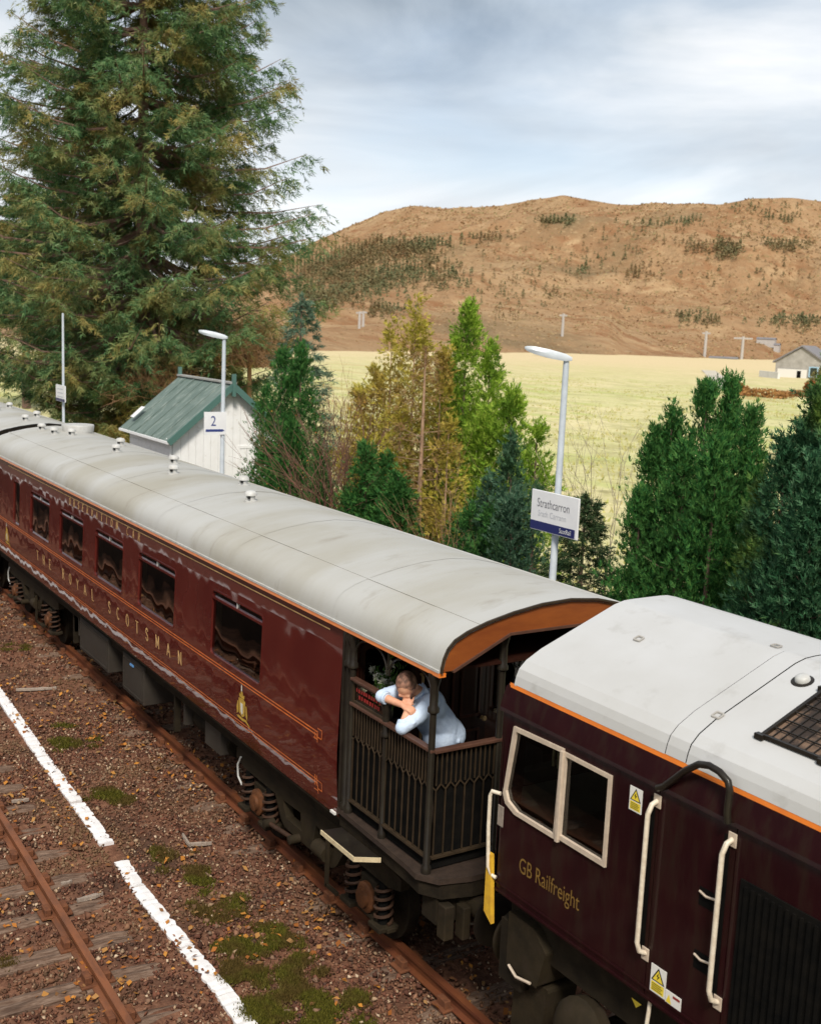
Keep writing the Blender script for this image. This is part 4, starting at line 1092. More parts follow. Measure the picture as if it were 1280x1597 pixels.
    for zz, xa_, xb_ in ((2.615,.32,.78),(2.555,.37,.76)):
        mb = MB(); xq = xa_
        while xq < xb_:
            wq = rr.uniform(.018,.040); mb.poly([(xq,zz+rr.uniform(0,.006)),(xq+wq,zz+rr.uniform(0,.006)),(xq+wq,zz+.04),(xq,zz+.04)], [], lambda a, b: (a,-1.3065,b)); xq += wq+rr.uniform(.006,.022)
        mb.build('blurred_print', M['red'], pn, kind='stuff')
    MB().box(.25,.86,-1.34,-1.27,2.716,2.742).build('panel_rail', M['handrail'], root, bevel=.005)
    # footstep with cream edge
    st = MB().poly([(.27,-1.60),(.90,-1.60),(1.02,-1.40),(.30,-1.40)], [], lambda a, b: (a, b, 1.275), (0,0,-.03)).build('footstep', M['iron'], root)
    MB().poly([(.27,-1.615),(.905,-1.615),(.905,-1.602),(.27,-1.602)], [], lambda a, b: (a, b, 1.281), (0,0,-.042)).build('step_edge', M['cream'], st)
    MB().bar((.903,-1.607,1.26),(1.028,-1.40,1.26),.014,.042).build('step_edge', M['cream'], st)
    for xx in (.35,.85): MB().bar((xx,-1.41,1.235),(xx,-1.15,1.10),.03,.02).build('step_bracket', M['under'], st)
    MB().box(-.06,.03,-1.335,-1.312,1.275,1.30).build('end_marker', M['sticker_white'], root)
    # underframe
    MB().box(X_FAR, 1.55, -1.16, -1.08, 1.02, 1.258).build('solebar', M['under'], root)
    MB().box(X_FAR, 1.55, 1.08, 1.16, 1.02, 1.258).build('solebar', M['under'], root)
    MB().box(X_FAR, X_END, -1.29, 1.29, 1.225, 1.262).build('floor_pan', M['under'], root)
    MB().box(1.50, 1.72, -1.25, 1.25, .93, 1.19).build('headstock', M['under'], root)
    bt = MB().bar((X_FAR+5,-.35,.55),(-4.6,-.35,.55),.06,.06).build('truss_rod', M['under'], root)
    for xx in (X_FAR+5.2,-9.1,-4.8): MB().box(xx-.03,xx+.03,-1.14,-1.06,.5,1.03).build('hanger', M['under'], root)
    for x0, x1, z0 in ((-8.97,-7.47,.56),(-6.78,-5.86,.53)):
        bxo = MB().box(x0, x1, -1.20, -.25, z0, 1.10).build('battery_box', M['box_grey'], root, bevel=.012)
        MB().poly([(x0+.04,z0+.05),(x1-.04,z0+.05),(x1-.04,1.05),(x0+.04,1.05)], [[(x0+.055,z0+.065),(x1-.055,z0+.065),(x1-.055,1.035),(x0+.055,1.035)]], lambda a, b: (a,-1.212,b), (0,.012,0)).build('box_door', M['box_grey'], bxo)
    MB().box(-6.42,-6.28,-1.216,-1.20,.99,1.02).build('box_label', mat('blue_label', (.12,.3,.6), .5), root)
    for xx, w in ((-4.5,.06),(-3.75,.5),(-9.6,.08),(-9.3,.05)): MB().box(xx, xx+w, -1.13, -.6, .70, 1.03).build('equipment_bracket', M['box_grey'], root)
    MB().tube([(-4.4,-.9,.8),(-3.2,-.9,.8)], .15, 14).build('air_reservoir', M['under'], root, smooth=True)
    build_bogie(root, -2.28, .25); build_bogie(root, X_FAR+.9, X_FAR+3.4)
    # buffers, drawgear, pipes on the veranda end
    for sg in (-1, 1):
        bf = MB().lathe((1.72, sg*.87, 1.06), (1,0,0), [(0,.17),(.04,.17),(.05,.105),(.24,.10),(.25,.075),(.34,.075)], 18).build('buffer', M['bogie'], root, smooth=True)
        MB().lathe((2.05, sg*.87, 1.06), (1,0,0), [(0,.10),(.012,.235),(.03,.24),(.045,.20),(.052,.05)], 28).build('buffer_head', M['iron'], bf, smooth=True)
    MB().box(1.72,1.84,-1.24,-1.14,.83,1.14).box(1.74,1.86,-1.06,-.98,.80,1.10).build('lamp_bracket', M['bogie'], root, bevel=.01)
    MB().tube([(1.72,0,1.05),(2.05,0,1.03),(2.2,0,.9),(2.35,0,1.0),(2.6,0,1.05)], .045, 8).build('coupling', M['under'], root, smooth=True)
    for yy, dz in ((-.42,-.1),(-.33,-.2),(.4,-.1)):
        MB().tube([(1.72,yy,1.0),(1.95,yy,.95+dz*.3),(2.1,yy,.62+dz),(2.3,yy+.05,.60+dz),(2.5,yy+.08,.9)], .022, 8).build('brake_hose', M['dark_rubber'], root, smooth=True)
    return root
coach = build_coach()

def build_coach_behind():
    x1, x0 = X_FAR-.55, X_FAR-20
    r = empty('railway_coach', ((x0+x1)/2, 0, 0), 'second maroon coach behind the observation coach, only its roof showing at the left edge', 'coach')
    W = [(x1-2.4-2.1*i, x1-1.1-2.1*i, 2.06, 2.84) for i in range(8)]
    build_coach_shell(r, x0, x1, W)
    xs = list(np.arange(x0, x1, 1.25)) + [x1]
    roof_sheets(r, xs, M['coach_roof'])
    MB().box(x0, x1, -1.357, -1.29, 3.165, 3.200).build('cantrail_stripe', M['orange'], r)
    ends = [(yside(z), z) for z, _ in SIDE] + [(a, b-.012) for a, b in ROOF[1:-1]] + [(-yside(z), z) for z, _ in reversed(SIDE)]
    MB().poly(ends, [], lambda y, z: (x1-.005, y, z), (.03, 0, 0)).build('end_wall', M['iron'], r)
    for i in range(6): roof_vent(r, x1-.8-2.6*i, -.3)
    for i in range(5): roof_vent(r, x1-1.8-2.6*i, .2)
    MB().box(x0, x1, -1.16, 1.16, 1.02, 1.258).build('solebar', M['under'], r)
    build_bogie(r, x1-3.4, x1-.9)
    return r
build_coach_behind()
# ================================================================ THE LOCOMOTIVE
LPROF = [(-1.30,3.375),(-1.285,3.44),(-1.262,3.495),(-1.20,3.553),(-1.06,3.627),(-.34,3.905),(-.24,3.928),(-.15,3.932)]
LPROF = LPROF + [(-a, b) for a, b in reversed(LPROF)]
def build_loco():
    X0, X1 = 2.60, 16.0
    r = empty('locomotive', (9.0, 0, 0), 'dark maroon diesel locomotive with white roof coupled to the veranda coach', 'locomotive')
    S = -1.33
    w1 = [(2.765,3.065),(3.315,3.085),(3.295,2.415),(2.83,2.415),(2.715,2.46),(2.68,2.53)]
    w2 = [(3.345,3.065),(3.815,3.065),(3.815,2.435),(3.335,2.435)]
    for sg in (1, -1):
        fn = lambda x, z: (x, S*sg, z)
        MB().poly([(X0,1.72),(4.26,1.72),(4.26,3.16),(X0+.03,3.16)], [w1, w2], fn, (0,.03*sg,0)).build('cab_side', M['loco_maroon'], r)
        MB().poly([(4.268,1.72),(4.90,1.72),(4.90,3.16),(4.268,3.16)], [], fn, (0,.03*sg,0)).build('cab_door', M['loco_maroon'], r, bevel=.006)
        MB().poly([(4.908,1.72),(X1,1.72),(X1,3.16),(4.908,3.16)], [], fn, (0,.03*sg,0)).build('body_side', M['loco_maroon'], r)
        # cantrail band leaning in, orange line
        mb = MB(); mb.loft([[(x, -1.352*sg, 3.155), (x, -1.352*sg, 3.185), (x, -1.302*sg, 3.345)] for x in (X0-.02, 4.26, X1)], closed=False)
        mb.build('cantrail_band', M['loco_maroon'], r)
        MB().loft([[(x, -1.352*sg, 3.154), (x, -1.25*sg, 3.154)] for x in (X0-.02, X1)], closed=False).build('cantrail_soffit', M['loco_maroon'], r)
        mb = MB(); mb.loft([[(x, -1.3035*sg, 3.343), (x, -1.2975*sg, 3.378)] for x in (X0+.02, X1)], closed=False); mb.build('cantrail_stripe', M['orange'], r)
        # sole trim: two proud strips
        MB().box(X0, X1, min(S*sg, S*sg-.012*sg), max(S*sg, S*sg-.012*sg), 1.705, 1.722).build('sole_trim', M['loco_maroon'], r)
        MB().box(X0, X1, min(S*sg, S*sg-.009*sg), max(S*sg, S*sg-.009*sg), 1.765, 1.78).build('sole_trim', M['loco_maroon'], r)
        for wp in (w1, w2):
            cx = sum(a for a, b in wp)/len(wp); cz = sum(b for a, b in wp)/len(wp)
            k = .019
            out = [(a+(k if a > cx else -k)*.7, b+(k if b > cz else -k)*.7) for a, b in wp]
            inn = [(a-(k if a > cx else -k), b-(k if b > cz else -k)) for a, b in wp]
            if wp is w2: out = [(a+(.012 if a > cx else -.006), b+(.014 if b > cz else -.014)) for a, b in wp]; inn = [(a-(.016 if a > cx else -.012), b-(.014 if b > cz else -.022)) for a, b in wp]
            w = MB().poly(out, [inn], lambda x, z: (x, (S-.018)*sg, z), (0,.024*sg,0)).build('window', M['frame_cream'], r)
            MB().poly(wp, [], lambda x, z: (x, (S+.008)*sg, z)).build('pane', M['glass_cab'], w)
        if sg > 0:
            MB().box(3.312, 3.345, S-.036, S-.006, 2.40, 3.085).build('window_pillar', M['frame_cream'], r, bevel=.004)
    # roof: cab section, seam, main section; front lip
    def roof(x0, x1, up=0.0, name='roof_panel'):
        mb = MB(); mb.loft([[(x, y, z+up) for y, z in LPROF] for x in (x0, x1)], closed=False); return mb.build(name, M['loco_roof'], r, smooth=True, ang=9)
    roof(X0+.07, 4.245); roof(4.252, 4.425, .003); roof(4.432, X1)
    MB().poly([(y, z) for y, z in LPROF] + [(1.29,3.2),(-1.29,3.2)], [], lambda y, z: (X0+.072, y, z-.002), (.02,0,0)).build('roof_front', M['loco_roof'], r)
    for yy, zz in ((-1.315,3.40),): pass
    # front wall of the cab with two windscreens (turned to the coach)
    fr = [(-1.33,1.72),(1.33,1.72),(1.33,3.16),(1.35,3.18),(1.30,3.36),(-1.30,3.36),(-1.35,3.18),(-1.33,3.16)]
    hs = [rrect(-1.12,-.12,2.5,3.05,.05), rrect(.12,1.12,2.5,3.05,.05)]
    MB().poly(fr, hs, lambda y, z: (X0, y, z), (.03,0,0)).build('cab_front', M['loco_maroon'], r)
    for h in hs:
        w = MB().poly([(a*1.0, b) for a, b in rrect(min(q[0] for q in h)-.02, max(q[0] for q in h)+.02, 2.48, 3.07, .06)], [h], lambda y, z: (X0-.012, y, z), (.012,0,0)).build('windscreen', M['iron'], r)
        MB().poly(h, [], lambda y, z: (X0+.012, y, z)).build('pane', M['glass_cab'], w)
    MB().box(X0-.012, X0-.002, -1.30, 1.30, 1.74, 1.98).build('warning_panel', M['yellow'], r)
    MB().poly([(X0-.055,1.985),(X0-.005,1.985),(X0+.045,1.43),(X0-.055,1.50)], [], lambda x, z: (x, -1.375, z), (0,.035,0)).build('warning_post', M['yellow'], r)
    MB().box(X0+.005, X0+.075, S-.008, S-.001, 2.235, 2.40).build('lamp_plate', mat('grey_plate', (.30,.25,.21), .6, var=(.22,.18,.15), scale=30), r, bevel=.003)
    MB().tube([(X0+.04,-1.345,2.50),(X0-.03,-1.375,2.50),(X0-.045,-1.38,2.46),(X0-.045,-1.38,2.2),(X0-.03,-1.375,1.88),(X0-.0,-1.36,1.82),(X0+.04,-1.345,1.81)], .0155, 10).build('handrail', M['white_pipe'], r, smooth=True)
    # cab interior
    MB().box(X0+.10, 4.1, -1.26, 1.26, 1.95, 2.0).build('cab_floor', M['interior'], r)
    MB().box(4.08, 4.12, -1.26, 1.26, 2.0, 3.2).build('cab_bulkhead', M['interior'], r)
    dk = MB().poly([(X0+.06,2.0),(X0+.55,2.0),(X0+.5,2.42),(X0+.12,2.56)], [], lambda x, z: (x, -1.2, z), (0,2.3,0)).build('driving_desk', mat('desk_grey_green', (.16,.18,.14), .6, var=(.11,.12,.10), scale=5), r)
    MB().box(3.28,3.62,-.75,-.35,2.15,2.45).box(3.60,3.72,-.75,-.35,2.35,3.0).build('driver_seat', mat('seat_grey', (.10,.10,.10), .8, var=(.07,.07,.07), scale=8), r, bevel=.03)
    for a in (3.16, 3.215): MB().bar((a,-1.285,2.90),(a-.004,-1.285,3.02),.012,.02).build('sun_strip', M['cream'], r)
    # door handrails
    for x in (4.235, 4.86):
        MB().tube([(x+.015,S-.004,3.065),(x+.015,S-.05,3.05),(x,S-.065,2.98),(x-.005,S-.065,2.09),(x+.005,S-.05,2.03),(x+.02,S-.004,2.01)], .017, 10).build('handrail', M['white_pipe'], r, smooth=True)
        for z in (3.065, 2.005): MB().box(x-.015, x+.05, S-.010, S-.001, z-.045, z+.045).build('handrail_foot', M['frame_cream'], r, bevel=.004)
        MB().box(x-.045, x-.0, S-.004, S-.0005, 1.98, 3.08).build('handrail_recess', M['black_panel'], r)
    for z in (2.62, 2.20):
        MB().box(4.66, 4.80, S-.004, S-.0005, z-.07, z+.05).build('step_recess', M['black_panel'], r)
        MB().tube([(4.665,S-.008,z+.02),(4.73,S-.022,z+.015),(4.795,S-.008,z+.02)], .008, 6).build('step_bar', M['frame_cream'], r, smooth=True)
    # side grille bay, its black also standing for the shade lying there
    g = MB().box(4.97, 9.2, S-.012, S-.001, 1.79, 2.86).build('side_grille_shade', M['black_panel'], r)
    mb = MB(); x = 5.02
    while x < 9.1: mb.bar((x,S-.018,1.82),(x,S-.018,2.83),.012,.02,up=(1,0,0)); x += .05
    mb.build('grille_bars', M['black_panel'], g, kind='stuff')
    # lettering and warning labels
    text_part('lettering', 'GB Railfreight', .175, (2.895,S,1.975), (1,0,.012), (0,0,1), M['dullgold'], r, .70)
    def label(x, z, w, h, small=False):
        l = MB().box(x, x+w, S-.005, S-.001, z, z+h).build('warning_label', M['sticker_white'], r)
        f = lambda q: (lambda a, b: (a, S-q, b))
        MB().poly([(x+w*.08,z+h*.06),(x+w*.92,z+h*.06),(x+w*.92,z+h*.40),(x+w*.08,z+h*.40)], [], f(.0062)).build('label_text_panel', M['sticker_yellow'], l)
        MB().poly([(x+w*.06,z+h*.44),(x+w*.94,z+h*.44),(x+w*.5,z+h*.97)], [], f(.0062)).build('triangle_border', M['black'], l)
        MB().poly([(x+w*.17,z+h*.48),(x+w*.83,z+h*.48),(x+w*.5,z+h*.88)], [], f(.0072)).build('triangle', M['sticker_yellow'], l)
        MB().poly([(x+w*.52,z+h*.80),(x+w*.40,z+h*.64),(x+w*.50,z+h*.65),(x+w*.44,z+h*.51),(x+w*.62,z+h*.68),(x+w*.51,z+h*.67)], [], f(.0082)).build('lightning_bolt', M['black'], l)
        mb = MB()
        for k in range(4): mb.poly([(x+w*.14,z+h*(.11+.07*k)),(x+w*(.84-.1*(k % 2)),z+h*(.11+.07*k)),(x+w*(.84-.1*(k % 2)),z+h*(.135+.07*k)),(x+w*.14,z+h*(.135+.07*k))], [], f(.0072))
        mb.build('print', M['black'], l)
    label(4.0, 2.915, .115, .165); label(4.315, 1.785, .135, .19)
    l2 = MB().box(4.455, 4.59, S-.005, S-.001, 1.775, 1.865).build('warning_label', M['sticker_white'], r)
    MB().poly([(4.462,1.785),(4.51,1.785),(4.487,1.845)], [], lambda a, b: (a, S-.0062, b)).build('triangle', M['sticker_yellow'], l2)
    MB().poly([(4.52,1.835),(4.58,1.835),(4.58,1.852),(4.52,1.852)], [], lambda a, b: (a, S-.0062, b)).build('print', M['red'], l2)
    # roof fittings: grille bay, dome, lifting plates, black conduit
    sl = lambda y: np.interp(y, [q[0] for q in LPROF[:8]], [q[1] for q in LPROF[:8]])
    gx0, gx1, gy0, gy1 = 4.80, 8.0, -1.06, -.52
    MB().poly([(gx0,gy0),(gx1,gy0),(gx1,gy1),(gx0,gy1)], [], lambda x, y: (x, y, sl(y)+.006)).build('roof_grille_bed', mat('grille_bed', (.028,.018,.013), .8, var=(.16,.10,.065), scale=4, ramp=(.5,.6)), r)
    gf = MB()
    for a, b in (((gx0,gy0),(gx1,gy0)),((gx1,gy0),(gx1,gy1)),((gx1,gy1),(gx0,gy1)),((gx0,gy1),(gx0,gy0))): gf.bar((a[0],a[1],sl(a[1])+.018),(b[0],b[1],sl(b[1])+.018),.024,.026)
    gfo = gf.build('roof_grille', M['iron'], r)
    mb = MB(); x = gx0+.06
    while x < gx1: mb.bar((x,gy0,sl(gy0)+.022),(x,gy1,sl(gy1)+.022),.006,.008); x += .06
    for k in range(1, 6):
        y = gy0+(gy1-gy0)*k/6; mb.bar((gx0,y,sl(y)+.027),(gx1,y,sl(y)+.027),.008,.008)
    mb.build('grille_wires', M['iron'], gfo, kind='stuff')
    for x, y in ((gx0-.01,gy0-.01),(gx0-.01,gy1+.01),(gx0+.45,gy0-.012),(gx0+.9,gy0-.012)): MB().box(x-.03,x+.03,y-.02,y+.02,sl(max(-1.2,y)),sl(max(-1.2,y))+.035).build('grille_lug', M['iron'], gfo)
    dm = MB().lathe((4.60,-.47,sl(-.47)-.01), (0,-.35,.94), [(0,.075),(.010,.075),(.014,.066)], 20).build('aerial_base', M['iron'], r, smooth=True)
    MB().lathe((4.60,-.473,sl(-.47)+.004), (0,-.35,.94), [(0,.050),(.022,.047),(.034,.034),(.037,.01)], 20).build('aerial_dome', M['vent'], dm, smooth=True)
    for x, y in ((4.415,-1.03),(3.25,-.62),(4.15,-.2)):
        MB().poly(rrect(x-.035,x+.035,y-.03,y+.03,.012), [rrect(x-.025,x+.025,y-.02,y+.02,.008)], lambda a, b: (a, b, sl(b)+.006), (0,0,.008)).build('lifting_plate', mat('plate_grey', (.35,.33,.30), .6), r)
    MB().tube([(4.27,-1.362,3.165),(4.33,-1.368,3.20),(4.50,-1.372,3.37),(4.60,-1.37,3.445),(4.68,-1.368,3.465),(4.76,-1.366,3.455),(4.83,-1.366,3.42),(4.852,-1.368,3.37),(4.85,-1.372,3.24),(4.86,-1.37,3.17)], .023, 10).build('conduit', M['iron'], r, smooth=True)
    # underframe, bogie, sandbox, steps
    MB().box(X0+.05, X1, -1.18, 1.18, 1.30, 1.70).build('underframe', M['under'], r)
    MB().box(X0+.02, X0+.30, -1.25, 1.25, .95, 1.45).build('headstock', M['under'], r)
    sb = MB().poly([(2.72,1.10),(3.10,1.10),(3.18,1.42),(3.02,1.55),(2.72,1.55)], [], lambda x, z: (x, -1.26, z), (0,.4,0)).build('sand_box', M['bogie'], r, bevel=.02)
    MB().poly([(2.70,.55),(3.05,.55),(3.12,1.06),(2.72,1.06)], [], lambda x, z: (x, -1.16, z), (0,.3,0)).build('bogie_frame', M['bogie'], r, bevel=.03)
    MB().tube([(2.78,-1.28,1.13),(2.9,-1.30,1.10),(3.05,-1.28,1.12)], .012, 6).build('grab_handle', M['frame_cream'], r, smooth=True)
    MB().box(3.15, 9.0, -1.10, -.98, .55, .98).build('bogie_frame', M['under'], r, bevel=.03)
    for x in (3.75, 5.75, 7.75):
        MB().lathe((x,-.72,.50),(0,-1,0),[(-.02,.3),(0,.52),(.12,.52),(.125,.49),(.1,.42),(.1,.2),(.15,.15)],28).build('wheel', M['under'], r, smooth=True)
        MB().lathe((x,-1.08,.52),(0,-1,0),[(0,.20),(.10,.20),(.14,.15),(.15,.05)],18).build('axlebox', M['bogie'], r, smooth=True)
    MB().lathe((3.62,-1.20,1.02),(0,-1,.2),[(0,.26),(.10,.26),(.16,.18),(.18,.06)],18).build('brake_cylinder', M['bogie'], r, smooth=True)
    MB().tube([(4.30,-1.30,1.70),(4.30,-1.33,1.40),(4.30,-1.30,1.1)], .014, 8).build('step_rail', M['white_pipe'], r, smooth=True)
    for z in (1.05,1.35): MB().box(4.30,4.85,-1.32,-1.1,z,z+.03).build('cab_step', M['iron'], r)
    MB().poly([(4.02,1.52),(4.12,1.52),(4.07,1.47)], [], lambda a, b: (a,-1.192,b)).build('arrow_mark', M['sticker_yellow'], r)
    for sg in (-1, 1):
        bf = MB().lathe((X0+.02,sg*.87,1.06),(-1,0,0),[(0,.17),(.06,.17),(.07,.11),(.22,.11)],18).build('buffer', M['bogie'], r, smooth=True)
        MB().lathe((X0-.20,sg*.87,1.06),(-1,0,0),[(0,.12),(.02,.245),(.045,.25),(.06,.22),(.065,.05)],28).build('buffer_head', M['bogie'], bf, smooth=True)
    return r
build_loco()
# ================================================================ HUT, LAMPS, SIGNS, FAR THINGS
M['lamp'] = mat('galvanised_grey_post', (0.50, 0.545, 0.585), 0.45, var=(0.42, 0.46, 0.50), scale=6)
M['lamp_head'] = mat('lantern_housing', (0.58, 0.62, 0.65), 0.4, var=(0.5, 0.54, 0.57), scale=6)
M['sign_white'] = mat('sign_white', (0.78, 0.78, 0.78), 0.4, var=(0.73, 0.73, 0.74), scale=4)
M['navy'] = mat('sign_navy', (0.020, 0.026, 0.115), 0.4)
M['grey_print'] = mat('grey_print', (0.20, 0.20, 0.22), 0.5)
M['pale_print'] = mat('pale_print', (0.52, 0.53, 0.56), 0.5)
M['blue_print'] = mat('blue_print', (0.03, 0.05, 0.20), 0.5)
def lamp_post(base, top, label, lean=(0,0), head=True, arm=.62, r=.055):
    e = empty('lamp_post', base, label, 'lamp post', 'platform lamp posts')
    x, y, z = base
    MB().lathe((x,y,z),(0,0,1),[(0,r*1.9),(.03,r*1.9),(.035,r*1.35),(1.1,r*1.35),(1.14,r),(top-z-.12,r*.8),(top-z,r*.75)],14).build('post', M['lamp'], e, smooth=True)
    if head:
        # flat cranked lantern pointing along the platform
        d = Vector((-.62,-.78,0)).normalized(); s = Vector((-d.y,d.x,0))
        c0 = Vector((x,y,top))-d*.08
        rings = []
        for t, w, h0, h1 in ((0,.05,.00,.05),(.10,.085,-.02,.085),(.35,.12,-.01,.115),(.6,.125,.02,.13),(.72,.10,.05,.12),(.76,.05,.075,.105)):
            c = c0 + d*t*arm/.70*1.02; c = c + Vector((0,0,.16*t*0.55))
            rings.append([c-s*w+Vector((0,0,(h0+h1)/2)), c-s*w*.8+Vector((0,0,h1)), c+s*w*.8+Vector((0,0,h1)), c+s*w+Vector((0,0,(h0+h1)/2)), c+s*w*.8+Vector((0,0,h0)), c-s*w*.8+Vector((0,0,h0))])
        hd = MB().loft(rings).build('lantern', M['lamp_head'], e, smooth=True)
        a = c0+d*.28*arm/.7; b = c0+d*.62*arm/.7
        MB().add([a-s*.085+Vector((0,0,.012)), a+s*.085+Vector((0,0,.012)), b+s*.085+Vector((0,0,.058)), b-s*.085+Vector((0,0,.058))], [(0,1,2,3)]).build('diffuser', mat('lamp_diffuser', (.42,.30,.20), .3), hd)
    return e
LY = 4.25
q = on_y(883, 562, LY); lp1 = lamp_post((q[0], LY, .86), q[2], 'grey lamp post carrying the station name board, right of the green conifer')
q2 = on_y(349, 528, LY); lp2 = lamp_post((q2[0]+.02, LY, .86), q2[2], 'grey lamp post in front of the white hut gable')
q3 = on_y(98, 488, LY); lp3 = lamp_post((q3[0], LY, .86), q3[2], 'thin bare far post with small white notice at the left edge', head=False, r=.045)
# station name board
def name_board():
    a = on_y(832, 762, LY-.09); b = on_y(905, 778, LY-.09)
    zt = (a[2]+b[2])/2; w = b[0]-a[0]; h = .60
    x0 = a[0]; y = LY-.10
    e = empty('name_board', (x0+w/2, y, zt-h), 'white station name board with navy band fixed to the lamp post', 'sign')
    MB().box(x0, x0+w, y-.015, y+.015, zt-h, zt).build('board', M['sign_white'], e, bevel=.004)
    MB().box(x0+.002, x0+w*.955, y-.019, y-.0155, zt-h+.012, zt-h+.14).build('navy_band', M['navy'], e)
    text_part('lettering', 'Strathcarron', .185, (x0+w*.13, y-.0155, zt-.24), (1,0,0), (0,0,1), M['grey_print'], e, .78)
    text_part('lettering', 'Srath Carrann', .125, (x0+w*.16, y-.0155, zt-.375), (1,0,0), (0,0,1), M['pale_print'], e, .90)
    text_part('lettering', 'ScotRail', .10, (x0+w*.64, y-.0195, zt-h+.045), (1,0,0), (0,0,1), M['sign_white'], e, .80)
    for z in (zt-.15, zt-h+.15): MB().box(q[0]-.07, q[0]+.07, y+.016, LY+.06, z-.02, z+.02).build('clamp', M['lamp'], e)
name_board()
def platform_number():
    c = on_y(331, 662, LY-.10); x, z = c[0], c[2]
    e = empty('platform_number_sign', (x, LY-.10, z-.35), 'small white plate with number 2 and blue bar on the hut lamp post', 'sign')
    x = q2[0]+.07; c = on_x(333, 660, x); z = c[2]; y1 = LY+.06
    MB().box(x, x+.02, y1-.56, y1, z-.27, z+.27).build('plate', M['sign_white'], e)
    text_part('lettering', '2', .34, (x+.02, y1-.40, z-.06), (0,1,0), (0,0,1), M['blue_print'], e, .85)
    MB().poly([(y1-.52,z-.20),(y1-.10,z-.20),(y1-.04,z-.17),(y1-.10,z-.14),(y1-.52,z-.14)], [], lambda a, b: (x+.0225, a, b)).build('blue_bar', M['blue_print'], e)
    MB().box(x-.09, x-.001, LY-.05, LY+.05, z-.02, z+.02).build('clamp', M['lamp'], e)
platform_number()
def far_notice():
    c = on_y(95, 612, LY-.08); x, z = c[0], c[2]
    e = empty('notice_board', (x, LY-.08, z-.3), 'small white notice board on the far lamp post at the left edge', 'sign')
    MB().box(x-.55, x+.55, LY-.10, LY-.07, z-.30, z+.25).build('board', M['sign_white'], e)
    mb = MB()
    for k in range(3): mb.box(x-.35, x+.3, LY-.103, LY-.1005, z+.10-.13*k, z+.14-.13*k)
    mb.build('print', M['pale_print'], e)
    MB().box(x-.54, x+.54, LY-.104, LY-.1005, z-.29, z-.20).build('navy_band', M['navy'], e)
far_notice()

